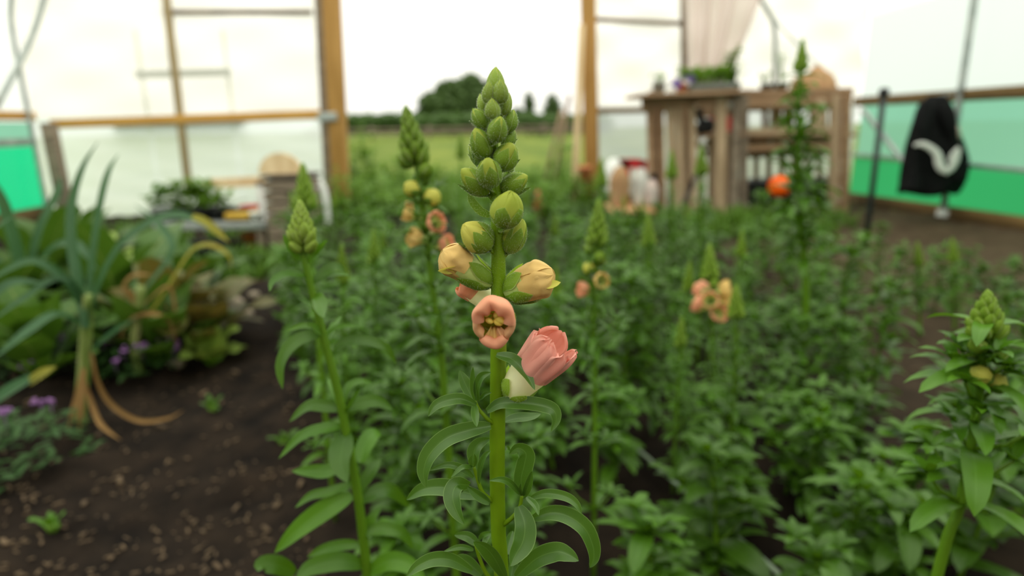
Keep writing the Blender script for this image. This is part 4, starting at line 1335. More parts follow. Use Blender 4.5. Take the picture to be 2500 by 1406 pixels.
RS = [(290, 640, 1.9, .30, 12, chard_g, 'chard', 'dark upright chard with a pointed leaf behind the leek'), (420, 760, 1.75, .25, 14, chard_r, 'chard', 'chard with red veined leaves between leek and path'),
      (500, 770, 1.7, .19, 13, chard_r, 'chard', 'smaller red stemmed chard at the edge of path'), (470, 690, 2.2, .19, 14, chard_g, 'chard', 'green chard behind the red veined pair'),
      (510, 820, 1.62, .10, 10, lett, 'lettuce', 'pale lettuce lying on the edge of the path'), (120, 700, 2.0, .30, 16, chard_g, 'chard', 'bushy chard in front of the emerald netting'),
      (30, 760, 1.8, .28, 16, chard_g, 'chard', 'bushy chard at the frame edge beneath the netting'), (210, 700, 2.3, .22, 14, lett, 'lettuce', 'light green lettuce behind the big leek'),
      (350, 610, 2.5, .15, 14, chard_g, 'chard', 'chard just below the arching leek leaf'), (570, 620, 2.7, .12, 14, chard_g, 'chard', 'chard near the foot of the slatted box'), (430, 600, 2.8, .13, 14, chard_g, 'chard', 'chard at the back of bed below the bench'),
      (90, 830, 1.5, .22, 14, chard_g, 'chard', 'chard low in front beside the big leek shaft'), (360, 740, 1.6, .20, 12, chard_g, 'chard', 'low chard crowding the second leek'), (200, 620, 2.9, .24, 12, chard_g, 'chard', 'tall chard by the corner post')]
for i, (px, py, Y, h, n_, mt, cat, lab) in enumerate(RS):
    g = at(px, py, Y)
    rosette(cat, lab, 'vegetable', g.x, Y, h, n_, mt, seedv=i, w=.5 if cat == 'chard' else .8)

# purple flowered low plants
purp = plain('mauve_petals', s(120, 80, 134), s(150, 108, 160), 0.7, 60)
ag_leaf = leafmat('small_dark_leaf', s(36, 68, 26), s(60, 96, 38), 0.6, 0.25, scale=30, vary=0.1)
for i, (px, py, rr, hh, nf, lab) in enumerate(((330, 905, .11, .09, 14, 'mound of mauve flowers beside the pale stone'), (40, 1130, .13, .10, 7, 'dark mound of mauve flowers at the frame edge'), (130, 900, .11, .10, 6, 'mauve flowered mound between leek shaft and frame edge'), (215, 830, .10, .13, 6, 'mauve flowered mound just behind the leek shaft'))):
    g = ground(px, py)
    random.seed(600 + i)
    t = thing('ageratum', lab, 'flower', (g.x, g.y, 0))
    m1, m2 = MB(), MB()
    for _ in range(170):
        a, q = random.uniform(0, 6.28), math.sqrt(random.random())
        z = hh * (1 - q * q * .7) * random.uniform(.3, 1)
        arc_leaf(m1, (g.x + rr * q * math.cos(a), g.y + rr * q * math.sin(a), z), random.uniform(0, 6.28), random.uniform(-.1, .8), .035, .016, .6, n=4, m=2, prof=ovate)
    for _ in range(nf):
        a, q = random.uniform(0, 6.28), math.sqrt(random.random())
        c = V((g.x + rr * q * math.cos(a), g.y + rr * q * math.sin(a), hh * (1 - q * q * .6) + .012))
        m2 = MB()
        for __ in range(6):
            m2.ball(c + V((random.gauss(0, .006), random.gauss(0, .006), random.gauss(0, .003))), .0045, 4, 6)
        m2.tube([c - V((0, 0, .03)), c], .001, 4)
        m2.build('flower_head', purp, t)
    m1.build('foliage', ag_leaf, t)

# stones, chips and dry scraps on the path
stone_m = plain('pale_stone', s(128, 116, 100), s(172, 158, 138), 0.9, 30, bump=.4)
for px, py, r, lab in ((432, 895, .022, 'pale stone beside the mound of mauve flowers'), (575, 745, .03, 'flat pale stone upper on the path'), (620, 725, .022, 'pale stone higher on path next to the flat one'), (605, 770, .02, 'stone lying just below the flat pale stone')):
    g = ground(px, py); m_ = MB(); m_.ball((g.x, g.y, r * .35), r, 7, 10, stretch=.6, wob=.12)
    tag(m_.build('stone', stone_m), lab, 'stone')
random.seed(71)
chip_m = plain('wood_chip', s(60, 48, 36), s(116, 96, 72), 0.9, 6)
m_ = MB()
for _ in range(800):
    px, py = random.uniform(-50, 800), random.uniform(640, 1500)
    g = ground(px, py)
    if g.y < .3: continue
    sz = random.uniform(.0015, .006) * (2.2 if random.random() < .08 else 1)
    a = random.uniform(0, 3.14)
    p = V((g.x, g.y, soil_z(g.x, g.y) + .004))
    d = V((math.cos(a), math.sin(a), random.uniform(-.3, .3)))
    m_.bar(p - d * sz, p + d * sz, sz * .7, sz * .35, (0, .2, 1))
for _ in range(500):
    x, y_ = random.uniform(.5, 2.3), random.uniform(1.1, 4.2)
    sz = random.uniform(.003, .010); a = random.uniform(0, 3.14)
    p = V((x, y_, soil_z(x, y_) + .004)); d = V((math.cos(a), math.sin(a), random.uniform(-.3, .3)))
    m_.bar(p - d * sz, p + d * sz, sz * .7, sz * .35, (0, .2, 1))
tag(m_.build('soil_debris', chip_m, smooth=False), 'small chips, stones and dry scraps strewn over the soil', 'debris', kind='stuff')

# weedlings on the path
for i, (px, py, lab) in enumerate(((125, 1275, 'small weed alone on the dark soil path'), (520, 1005, 'tiny seedling on the soil near the bed edge'), (700, 1090, 'weed sprouting under the leaning snapdragon'))):
    g = ground(px, py); rosette('weed', lab, 'weed', g.x, g.y, .03, 7, M['leaf_bed'], seedv=40 + i)

# grass: inside by the threshold and shelf, and outside the door
gr_m = leafmat('grass_blade', s(62, 100, 22), s(96, 132, 36), 0.6, 0.3, scale=4, vary=0.1)


def grass(name, label, spots, count, h, seedv):
    random.seed(seedv)
    m_ = MB()
    for _ in range(count):
        x0, x1, y0, y1 = random.choice(spots)
        x, y_ = random.uniform(x0, x1), random.uniform(y0, y1)
        a, e = random.uniform(0, 6.28), random.uniform(.9, 1.5)
        l = h * random.uniform(.4, 1.2)
        z = -.02 if y_ > YE else soil_z(x, y_)
        arc_leaf(m_, (x, y_, z), a, e, l, .007 + .02 * h, random.uniform(.3, 1.4), n=4, m=1, prof=strap)
    tag(m_.build(name, gr_m), label, 'grass', kind='stuff')


grass('grass', 'long grass at the foot of the pallet shelf', [(.6, 2.0, 3.6, 4.1), (1.0, 1.7, 3.3, 3.8)], 1500, .12, 81)
grass('grass', 'grass growing round the slatted box and bench', [(-2.4, -1.0, 3.3, 4.2), (-1.35, -1.0, 2.5, 3.0), (-1.9, -1.4, 2.5, 2.9)], 2000, .09, 82)
grass('grass', 'rough meadow grass just outside the doorway', [(-2.2, 1.2, 4.7, 7.5), (-1.6, .9, 4.3, 5.2)], 6000, .22, 83)

# weeds outside and around the doorway
weed_m = leafmat('weed_leaf', s(80, 122, 26), s(112, 150, 42), 0.55, 0.35, scale=6, vary=0.15)
for i, (px, Y, h, lab) in enumerate(((870, 5.3, .62, 'tall weed outside beside the left door post'), (905, 6.0, .55, 'weed outside second from the left door post'), (960, 5.6, .42, 'leafy weed outside behind the salmon budded spike'), (1060, 5.4, .30, 'low weed clump outside in the doorway middle'), (1290, 5.2, .28, 'low weed clump outside near the focal spike'), (1370, 5.4, .50, 'weed climbing at the foot of the wooden stakes'), (1440, 4.3, .30, 'weed clump growing inside at the right door post'), (840, 4.2, .36, 'weed growing inside at the foot of left door post'), (900, 4.0, .30, 'weed clump on the inside of the threshold'), (1010, 4.0, .28, 'broad weed on the threshold behind bed'), (1180, 3.9, .26, 'weed at the back of bed behind the focal spike'), (1310, 3.8, .26, 'weed at the back of bed beside the small red bottle'))):
    g = at(px, 400, Y)
    random.seed(800 + i)
    t = thing('weed', lab, 'weed', (g.x, Y, -.01))
    m1, m2 = MB(), MB()
    for k in range(5):
        a = random.uniform(0, 6.28); q = random.uniform(0, .12)
        b_ = V((g.x + q * math.cos(a), Y + q * math.sin(a), -.01)); tp = b_ + V((random.gauss(0, .06), random.gauss(0, .06), h * random.uniform(.6, 1)))
        m2.tube([b_, b_.lerp(tp, .5), tp], [.005, .004, .002], 5)
        for j in range(22):
            u = random.uniform(.15, 1)
            arc_leaf(m1, b_.lerp(tp, u), random.uniform(0, 6.28), random.uniform(.1, .9), random.uniform(.05, .11), random.uniform(.025, .05), random.uniform(.4, 1.3), n=5, m=2, prof=ovate)
    m2.build('stem', M['stem_bed'], t); m1.build('foliage', weed_m, t)

# ================================================================= PALLET SHELVES (right)
def board(parent, name, a, b, w, d, mat, up=(0, -1, 0)):
    m_ = MB(); m_.bar(a, b, w, d, up)
    return m_.build(name, mat, parent, smooth=False, bevel=0.003)


YS = 4.02
ks = pxs(YS, 400)
def G(p):  # drop to soil
    return V((p.x, p.y, 0.0))


rack = thing('pallet_rack', 'slatted brown pallet rack standing beside the door under potted flowers', 'rack', G(at(1690, 500, YS)))
for px_t, px_b, w, mt in ((1586, 1594, 17, wood_red), (1634, 1650, 20, wood_pallet), (1657, 1666, 15, wood_pallet), (1688, 1694, 17, wood_pallet), (1612, 1620, 12, wood_red)):
    a, b = at(px_b, 520, YS), at(px_t, 240, YS)
    a = a + (a - b) * (a.z / (b.z - a.z))
    board(rack, 'slat', a, b, w * ks, .025, mt)
for px_t, px_b, w, mt, Y in ((1760, 1757, 24, wood_pallet, YS - .05), (1800, 1788, 17, wood_grey, YS - .08), (1590, 1596, 14, wood_red, YS + .35), (1796, 1790, 18, wood_red, YS + .35)):
    a, b = at(px_b, 520, Y), at(px_t, 222, Y)
    a = a + (a - b) * (a.z / (b.z - a.z))
    board(rack, 'post', a, b, w * ks, .05, mt)
board(rack, 'top_board', at(1540, 237, YS + .02), at(1804, 226, YS + .02), .02, .40, wood_red)
for x_, w_ in ((1604, 18), (1640, 20), (1676, 20)):
    a, b = at(x_, 500, YS + .36), at(x_, 244, YS + .36); a = a + (a - b) * (a.z / (b.z - a.z)); board(rack, 'back_slat', a, b, w_ * ks, .02, wood_red)
for x_, w_ in ((1712, 16), (1738, 22), (1776, 16)):
    a, b = at(x_, 500, YS + .38), at(x_, 330, YS + .38); a = a + (a - b) * (a.z / (b.z - a.z)); board(rack, 'back_slat', a, b, w_ * ks, .02, wood_pallet)
board(rack, 'back_board', at(1700, 262, YS + .37), at(1798, 258, YS + .37), .14, .02, wood_pallet)
board(rack, 'top_rail', at(1566, 252, YS - .03), at(1700, 244, YS - .03), .06, .025, wood_red)
board(rack, 'top_rail', at(1695, 236, YS - .06), at(1804, 226, YS - .06), .10, .025, wood_red)
board(rack, 'mid_shelf', at(1700, 330, YS + .15), at(1800, 326, YS + .15), .02, .32, wood_red)
board(rack, 'cross_rail', at(1700, 350, YS + .3), at(1800, 346, YS + .3), .05, .025, wood_pallet)

shelf = thing('pallet_shelf', 'long low pallet shelf of horizontal and upright boards beside teal net', 'shelf', G(at(1950, 500, 4.2)))
Y2 = 4.12
ra, rb = at(1812, 246, Y2), at(2078, 240, Y2)
board(shelf, 'top_rail', ra, rb, 34 * ks, .03, wood_red)
board(shelf, 'top_board', ra + V((0, .18, .05)), rb + V((0, .18, .05)), .025, .40, wood_red)
for i in range(9):
    if i in (0, 4): continue
    x = 1838 + i * 29
    w = 20 if i in (2, 3) else 15
    board(shelf, 'slat', at(x, 330, Y2 + .34), at(x, 252, Y2 + .34), (26 if i in (2, 3) else 15) * ks, .02, wood_pallet)
board(shelf, 'middle_rail', at(1812, 322, Y2), at(2060, 316, Y2), 15 * ks, .03, wood_pallet)
board(shelf, 'middle_shelf', at(1812, 334, Y2 + .18), at(2060, 328, Y2 + .18), .022, .36, wood_red)
board(shelf, 'lower_rail', at(1812, 362, Y2), at(2060, 356, Y2), 14 * ks, .03, wood_red)
board(shelf, 'back_board', at(1812, 345, Y2 + .38), at(2060, 340, Y2 + .38), 34 * ks, .02, wood_red)
board(shelf, 'back_rail', at(1812, 374, Y2 + .36), at(2060, 368, Y2 + .36), 26 * ks, .025, wood_red)
for i in range(8):
    x = 1815 + i * 31
    board(shelf, 'lower_slat', at(x, 440, Y2 + .35), at(x, 372, Y2 + .35), 15 * ks, .02, wood_pallet)
board(shelf, 'back_rail', at(1812, 448, Y2 + .36), at(2060, 440, Y2 + .36), 26 * ks, .025, wood_red)
for x0, x1, w, mt, dy in ((2000, 1994, 22, wood_pallet, -.02), (2040, 2034, 22, wood_pallet, .0), (2066, 2060, 16, wood_red, -.03), (1818, 1814, 16, wood_grey, 0), (2068, 2062, 16, wood_red, .34)):
    a, b = at(x1, 490, Y2 + dy), at(x0, 232, Y2 + dy)
    if x0 == 2000: a, b = at(x1, 330, Y2 + dy), at(x0, 240, Y2 + dy)
    else: a = a + (a - b) * (a.z / (b.z - a.z))
    board(shelf, 'post', a, b, w * ks, .04, mt)

# on the shelves
def px_box(name, x0, y0, x1, y1, Y, depth, mat, label, cat, bevel=.006, taper=1.0):
    a, b = at(x0, y1, Y), at(x1, y0, Y)
    c = V(((a.x + b.x) / 2, Y + depth / 2, a.z)); h = b.z - a.z; w = b.x - a.x
    m_ = MB()
    rows = []
    for zz, kk in ((0, taper), (h * .5, (1 + taper) / 2), (h, 1.0)):
        rows.append([V((c.x + sx * w / 2 * kk, c.y + sy * depth / 2 * kk, c.z + zz)) for sx, sy in ((-1, -1), (1, -1), (1, 1), (-1, 1))])
    st = m_.grid(rows, True); m_.cap(st, 4, 0, True); m_.cap(st + 8, 4)
    o = m_.build(name, mat, smooth=False, bevel=bevel)
    return tag(o, label, cat) if label else o


def pot(name, px, ytop, ybot, Y, mat, label, rim=True, hollow=True, cat='pot'):
    a, b = at(px, ybot, Y), at(px, ytop, Y)
    h = b.z - a.z; r = h * .45
    m_ = MB()
    m_.lathe(a, [(r * .75, 0), (r * .95, h * .8), (r * 1.12, h * .8), (r * 1.12, h), (r * .95, h), (r * .9, h * .8)], 18)
    return tag(m_.build(name, mat), label, cat)


tray = thing('seedling_tray', 'grey tray of green seedlings on top of the pallet rack', 'tray', at(1750, 212, YS - .02))
m_ = MB(); a, b = at(1692, 214, YS - .1), at(1810, 208, YS - .1); m_.bar(a + V((0, .17, 0)), b + V((0, .17, 0)), 15 * ks, .34); m_.build('tray_body', plain('dark_grey_tray', s(86, 90, 84), s(110, 114, 106), .6), tray, bevel=.008)
m_ = MB(); random.seed(91)
for _ in range(260):
    p = a.lerp(b, random.random()) + V((0, random.uniform(.02, .3), .02))
    arc_leaf(m_, p + V((0, 0, random.uniform(.0, .08))), random.uniform(0, 6.28), random.uniform(.2, 1.1), random.uniform(.04, .09), .03, .8, n=5, m=2, prof=ovate)
m_.build('seedlings', weed_m, tray)


def potted(label, px, yb, yt, Y, nleaf, wpx, name='potted_plant', flowers=None, pm=black, lm=weed_m):
    b = at(px, yb, Y); h = at(px, yt, Y).z - b.z; k = pxs(Y, 250)
    t = thing(name, label, 'plant', b)
    m_ = MB(); m_.lathe(b, [(.03, 0), (.04, .07), (.043, .07), (.043, .08), (.036, .08), (.034, .07)], 14); m_.build('pot', pm, t)
    m1, m2 = MB(), MB()
    for i in range(4):
        tp = b + V((random.uniform(-1, 1) * wpx * k * .5, random.uniform(-.05, .05), h * random.uniform(.75, 1)))
        m1.tube([b + V((0, 0, .06)), b.lerp(tp, .6) + V((0, 0, .02)), tp], [.004, .003, .002], 5)
        for j in range(nleaf // 4):
            u = random.uniform(.25, 1)
            arc_leaf(m2, (b + V((0, 0, .06))).lerp(tp, u), random.uniform(0, 6.28), random.uniform(0, .9), random.uniform(.03, .07), random.uniform(.015, .035), .9, n=5, m=2, prof=ovate)
    m1.build('stem', M['stem_bed'], t); m2.build('foliage', lm, t)
    if flowers:
        for fx, fy, r, fm_ in flowers:
            m3 = MB(); c = at(fx, fy, Y - .03)
            for j in range(6):
                a_ = j * PI / 3
                m3.ball(c + V((math.cos(a_) * r * k * .6, random.uniform(-.01, .01), math.sin(a_) * r * k * .6)), r * k * .5, 5, 7, axis=(0, 1, 0), stretch=.5)
            m3.ball(c, r * k * .45, 5, 7); m3.build('flower', fm_, t)
    return t


violet = plain('violet_petals', s(104, 84, 150), s(134, 112, 176), .7)
random.seed(95)
potted('tall airy green plant rising above the seedling tray', 1782, 205, 112, YS + .05, 70, 70)
potted('potted violet and white flowers on top of pallet rack', 1664, 236, 160, YS, 40, 40, flowers=((1650, 205, 12, violet), (1684, 192, 12, violet), (1676, 200, 10, white_pl), (1640, 218, 8, white_pl)), pm=terracotta)
potted('thin wispy weed plant on the near corner of pallet rack', 1608, 236, 172, YS, 14, 30, pm=grey_pl)
potted('thin potted seedling on the long shelf next to the tray', 1870, 238, 170, Y2 + .1, 16, 50)
potted('thin potted stem beside the bent grey tube on the shelf', 1905, 236, 120, Y2 + .12, 12, 30)
m_ = MB(); c = at(1990, 222, Y2 + .15)
rows = []
for i in range(9):
    th = PI / 2 * i / 8
    rows.append([c + V((math.cos(a_) * .14 * math.cos(th) * (1 + .15 * math.sin(3 * a_)), math.sin(a_) * .12 * math.cos(th), .13 * math.sin(th) * (1 + .2 * math.sin(2 * a_ + i)))) for a_ in [k * PI / 9 for k in range(18)]])
m_.grid(rows, True); m_.cap(0, 18, 0, True)
tag(m_.build('sacking_heap', plain('brown_sacking', s(150, 112, 78), s(190, 152, 112), .9, 30)), 'crumpled brown sacking heaped on the end of long shelf', 'sack')
px_box('red_can', 1736, 284, 1788, 322, YS + .1, .06, red_pl, 'small red can on the middle board of the rack', 'can')
# black hand tool on the rack: body with handle and nozzle
m_ = MB(); c = at(1722, 310, YS + .06); m_.ball(c, .05, 8, 12, axis=(1, 0, .3), stretch=1.25); m_.tube([c, c + V((-.04, 0, .06)), c + V((-.045, 0, .11))], [.025, .022, .026], 8); m_.tube([c, c + V((-.02, -.01, -.06))], .018, 8)
tag(m_.build('hand_sprayer', black), 'black hand sprayer on the middle board beside red can', 'sprayer')
m_ = MB(); c = at(1716, 345, YS); m_.ball(c, .022, 6, 9, wob=.1); tag(m_.build('white_bottle', white_pl), 'small round white bottle below the black sprayer', 'bottle')
m_ = MB(); c = at(1780, 253, YS + .08); m_.lathe(c, [(.03, -.03), (.036, .01), (.02, .025), (.02, .035)], 14); tag(m_.build('white_jar', white_pl), 'white jar under the seedling tray behind pale post', 'jar')
m_ = MB(); a, b = at(1672, 492, 3.85), at(1714, 388, 3.95); a2 = a + (a - b) * (a.z / (b.z - a.z)); m_.tube([a2, a, b], [.014, .014, .011], 8); m_.tube([b, b + (b - a).normalized() * .06], .018, 8)
tag(m_.build('tool_handle', black), 'black tool handle leaning against the pallet slats', 'tool')

# bags, crate and board by the door
px_box('wooden_board', 1492, 508, 1606, 522, 3.85, .30, plain('bare_board', s(196, 146, 104), s(220, 172, 128), .8, 6), 'bare wooden board on the ground under bags', 'board')
def sack(name, px, yt, yb, wpx, Y, mat, label, cat='bag', pinch=.55):
    a, b = at(px, yb, Y), at(px, yt, Y); h = b.z - a.z; k = pxs(Y, 400); r = wpx / 2 * k
    m_ = MB(); rows = []
    for i in range(11):
        v = i / 10
        rr = r * (0.85 + .3 * math.sin(v * 2.4)) * (1 if v < .75 else 1 - pinch * (v - .75) / .25)
        rows.append([a + V((math.cos(t_) * rr * (1 + .08 * math.sin(4 * t_ + v * 5)), math.sin(t_) * rr * .7 * (1 + .08 * math.sin(3 * t_)), h * v + .006 * math.sin(5 * t_) * v)) for t_ in [q * PI / 10 for q in range(20)]])
    st = m_.grid(rows, True); m_.cap(st, 20, 0, True); m_.cap(st + 200, 20)
    return tag(m_.build(name, mat), label, cat)


sack('white_sack', 1498, 388, 470, 40, 4.05, white_pl, 'crumpled white plastic sack behind the paper bag')
sack('paper_bag', 1512, 408, 510, 42, 3.92, plain('brown_paper', s(160, 122, 86), s(186, 148, 110), .9, 12), 'brown paper bag standing on the bare board')
sack('clear_bag', 1562, 412, 500, 36, 3.95, plain('cloudy_bag', s(186, 184, 176), s(214, 212, 204), .35, 9), 'cloudy pale plastic bag in front of red crate')
sack('pink_label_bag', 1590, 440, 500, 28, 3.90, plain('pale_pink_bag', s(206, 180, 172), s(196, 196, 190), .5, 14), 'small pale bag with pinkish print next to cloudy bag')
crate = thing('red_crate', 'red open frame crate behind the cloudy bag', 'crate', G(at(1545, 500, 4.0)))
a, b = at(1520, 505, 4.12), at(1572, 392, 4.12)
m_ = MB()
m_.bar((a.x, 4.12, b.z - .02), (b.x, 4.12, b.z - .02), .05, .02); m_.bar((a.x + .02, 4.12, 0), (a.x + .02, 4.12, b.z), .04, .02); m_.bar((b.x, 4.12, 0), (b.x, 4.12, b.z), .04, .02)
m_.build('crate_front', red_pl, crate, smooth=False)
m_ = MB(); m_.bar((a.x, 4.30, b.z - .02), (b.x, 4.30, b.z - .02), .05, .02); m_.bar((a.x + .02, 4.30, 0), (a.x + .02, 4.30, b.z), .04, .02); m_.bar((b.x, 4.30, 0), (b.x, 4.30, b.z), .04, .02)
for x in (a.x + .02, b.x): m_.bar((x, 4.12, b.z - .02), (x, 4.30, b.z - .02), .02, .04)
m_.bar((a.x, 4.21, .04), (b.x, 4.21, .04), .02, .18)
m_.build('crate_back', red_pl, crate, smooth=False)
pot('dark_bottle', 1596, 425, 446, 3.95, black, 'dark bottle top above the pale printed bag', cat='bottle')
m_ = MB(); c = at(1314, 520, 4.2); m_.lathe(V((c.x, 4.2, 0)), [(.03, 0), (.032, .10), (.012, .14), (.012, .17)], 12)
tag(m_.build('red_bottle', red_pl), 'small red bottle on the ground at the doorway', 'bottle')
m_ = MB(); m_.lathe(V((c.x - .06, 4.3, 0)), [(.05, 0), (.065, .13), (.07, .13), (.07, .145), (.06, .145), (.058, .1)], 14)
tag(m_.build('black_pot', black), 'black plant pot on the ground behind the red bottle', 'pot')
pot('clay_pot', 1428, 405, 440, 4.3, terracotta, 'clay pot at the foot of the right door post')

# orange ball on a black crate, dark crate inside the shelf
m_ = MB(); c = at(1903, 455, 3.9); m_.ball(c, 27 * pxs(3.9, 450), 16, 24)
tag(m_.build('orange_ball', orange), 'bright orange ball in front of the pallet shelf', 'ball')
m_ = MB(); zt = c.z - 27 * pxs(3.9, 450) + .004; m_.lathe(V((c.x, 3.9, 0)), [(.028, 0), (.022, .01), (.014, zt * .5), (.022, zt)], 12)
tag(m_.build('ball_stand', black), 'short black stand holding up the orange ball', 'stand')
px_box('black_crate', 1820, 440, 2050, 500, 4.2, .24, black, 'black crate on the ground inside the pallet shelf', 'crate', taper=.92)

# ================================================================= JACKET, STAKE
jx = XR - 0.05
tube_p = V((jx, Y_COAT, 0))
kj = pxs(Y_COAT - .05, 350)
jk = thing('jacket', 'black jacket with a white bird emblem hanging on the tunnel hoop', 'jacket', at(2283, 235, Y_COAT - .05))
OUT = [(232, 2268, 2308), (245, 2255, 2318), (270, 2238, 2328), (300, 2228, 2334), (330, 2220, 2342), (355, 2214, 2352), (385, 2209, 2362), (410, 2204, 2363), (435, 2199, 2356), (455, 2196, 2346), (470, 2192, 2336)]
m_ = MB(); rows = []
for i, (y, l, r) in enumerate(OUT):
    row = []
    cx, hwid = (l + r) / 2, (r - l) / 2
    dep = (0.03 + 0.06 * min(i / 5, 1)) * (1.0 if i else .6)
    for q in range(36):
        t_ = q * 2 * PI / 36
        fx = math.cos(t_); fy = math.sin(t_)
        p = at(cx + hwid * fx * (1 + .02 * math.sin(5 * t_ + i)), y + (6 * math.sin(3 * t_ + 1) if i == len(OUT) - 1 else 0), Y_COAT - .06)
        p.y += fy * dep * (1 + .10 * math.sin(6 * t_ + .5 * i))
        row.append(p)
    rows.append(row)
st = m_.grid(rows, True); m_.cap(st, 36, 0, True); m_.cap(st + (len(OUT) - 1) * 36, 36)
m_.build('body', cloth_black, jk)
# hood fold and sleeve
m_ = MB(); m_.tube(catmull([at(2262, 250, Y_COAT - .13), at(2250, 300, Y_COAT - .15), at(2240, 360, Y_COAT - .16), at(2232, 430, Y_COAT - .15), at(2226, 462, Y_COAT - .14)], 16), [.03 + .012 * math.sin(i * .5) for i in range(17)], 12)
m_.build('sleeve', cloth_black, jk)
m_ = MB(); m_.tube(catmull([at(2305, 255, Y_COAT - .12), at(2318, 310, Y_COAT - .14), at(2332, 380, Y_COAT - .14), at(2334, 440, Y_COAT - .13)], 16), [.03 + .010 * math.sin(i * .5) for i in range(17)], 12)
m_.build('sleeve', cloth_black, jk)
# bird emblem: one spread wing sweeping left, body, second wing raised right
m_ = MB()
ye = Y_COAT - .20
def strip(pl, ws):
    P = [at(x, y, ye) for x, y in pl]
    n_ = 16; Cc = catmull(P, n_)
    rows = []
    for i, p in enumerate(Cc):
        u = i / n_ * (len(ws) - 1); j = min(int(u), len(ws) - 2); w = (ws[j] + (ws[j + 1] - ws[j]) * (u - j)) * kj
        t_ = (Cc[min(i + 1, n_)] - Cc[max(i - 1, 0)]).normalized(); a_ = t_.cross(V((0, 1, 0)))
        rows.append([p + a_ * (w * q / 2) + V((0, -.004 * (1 - q * q), 0)) for q in (-1, -.5, 0, .5, 1)])
    m_.grid(rows)
strip([(2230, 355), (2250, 352), (2272, 362), (2288, 378), (2292, 396), (2300, 412), (2314, 422)], [4, 11, 14, 18, 22, 20, 8])
strip([(2306, 424), (2322, 410), (2334, 390), (2342, 362)], [8, 16, 14, 5])
strip([(2318, 398), (2326, 378), (2340, 360)], [10, 12, 4])
emb = m_.build('emblem', plain('white_print', s(206, 206, 200), s(222, 222, 216), .8), jk); emb['label'] = 'white bird emblem'
md = emb.modifiers.new('thick', 'SOLIDIFY'); md.thickness = 0.003
m_ = MB(); m_.tube([at(2276, 236, Y_COAT - .06), V((jx, Y_COAT - .02, at(2283, 222, Y_COAT).z)), at(2292, 236, Y_COAT - .06)], .006, 6); m_.build('hanging_loop', grey_pl, jk)
m_ = MB(); m_.tube([at(2325, 290, Y_COAT - .14), at(2337, 318, Y_COAT - .14), at(2344, 340, Y_COAT - .13)], [.008, .014, .008], 6); m_.build('lining_edge', plain('pale_lining', s(190, 160, 150), s(206, 180, 170), .8), jk)
m_ = MB(); b0_ = V((jx, Y_COAT, 0)); m_.tube([b0_ + V((0, 0, .0)), b0_ + V((0, 0, .10))], .030, 12); tag(m_.build('tube_sleeve', white_pl), 'white plastic sleeve round the foot of the hoop under jacket', 'sleeve')
# black stake
bs = at(2113, 600, 2.95); bs = V((bs.x, 2.95, 0)); tp = at(2137, 232, 2.95)
stk = thing('black_stake', 'thin black post with a knob top standing in the soil', 'post', bs)
m_ = MB(); m_.tube([bs, V((bs.x, 2.95, tp.z))], .013, 10); m_.build('shaft', plain('black_metal', s(34, 40, 40), s(50, 58, 58), .5), stk)
m_ = MB(); m_.lathe(V((bs.x, 2.95, tp.z)), [(.015, -.01), (.022, 0), (.022, .022), (.012, .03)], 12); m_.build('knob', black, stk)
# things at the right edge
m_ = MB(); g = ground(2505, 588); m_.lathe(V((g.x - .02, g.y, .035)), [(.022, 0), (.033, .06), (.037, .06), (.037, .075), (.030, .075)], 14, axis=(-1, .25, .15))
tag(m_.build('clay_pot', plain('pink_clay', s(216, 140, 124), s(230, 164, 146), .8)), 'pinkish clay pot lying on the soil at the frame edge', 'pot')
m_ = MB(); a, b = ground(2372, 582), ground(2470, 586); m_.tube([a + V((0, 0, .012)), b + V((0, 0, .012))], .007, 8); tag(m_.build('metal_pipe', grey_pl), 'short grey metal pipe lying on the soil beside the clay pot', 'pipe')

# ================================================================= BENCH, BOX (left)
YB = 3.05
kb = pxs(YB, 500)
bench = thing('potting_bench', 'pale bench of pots against the end wall beside the slatted box', 'bench', G(at(560, 560, YB)))
a, b = at(380, 566, YB), at(652, 538, YB); zt = (a.z + b.z) / 2
m_ = MB(); m_.bar((a.x, YB + .18, zt), (b.x, YB + .18, zt), .03, .40); m_.build('bench_top', grey_pl, bench, smooth=False, bevel=.004)
for x in (a.x + .04, b.x - .04):
    for dy in (.02, .34):
        m_ = MB(); m_.bar((x, YB + dy, 0), (x, YB + dy, zt), .04, .04); m_.build('leg', wood_grey, bench, smooth=False)
m_ = MB(); c0, c1 = at(505, 449, YB + .36), at(648, 441, YB + .36); m_.bar(c0, c1, .05, .03); m_.build('back_rail', wood_pale, bench, smooth=False)
m_ = MB(); m_.bar((c1.x - .03, YB + .36, zt), (c1.x - .03, YB + .36, c1.z), .03, .03); m_.build('upright', white_pl, bench, smooth=False)
m_ = MB(); m_.bar((c0.x + .03, YB + .36, zt), (c0.x + .03, YB + .36, c0.z), .03, .03); m_.build('upright', white_pl, bench, smooth=False)
random.seed(120)
zb = zt + .015
def bench_pot(px, r, h, mat, label, leafs=0, lh=.1, lm=weed_m, Y=YB + .12):
    x = at(px, 540, Y).x
    t = thing('potted_plant' if leafs else 'plant_pot', label, 'plant' if leafs else 'pot', (x, Y, zb))
    m_ = MB(); m_.lathe(V((x, Y, zb)), [(r * .75, 0), (r, h * .8), (r * 1.1, h * .8), (r * 1.1, h), (r * .95, h), (r * .9, h * .75)], 14); m_.build('pot', mat, t)
    if leafs:
        m1 = MB()
        for i in range(leafs):
            q = random.uniform(0, r)
            a_ = random.uniform(0, 6.28)
            arc_leaf(m1, V((x + q * math.cos(a_), Y + q * math.sin(a_), zb + h * .9 + random.uniform(0, lh))), random.uniform(0, 6.28), random.uniform(.1, 1.1), random.uniform(.05, .1), .035, .9, n=5, m=2, prof=ovate)
        m1.build('foliage', lm, t)
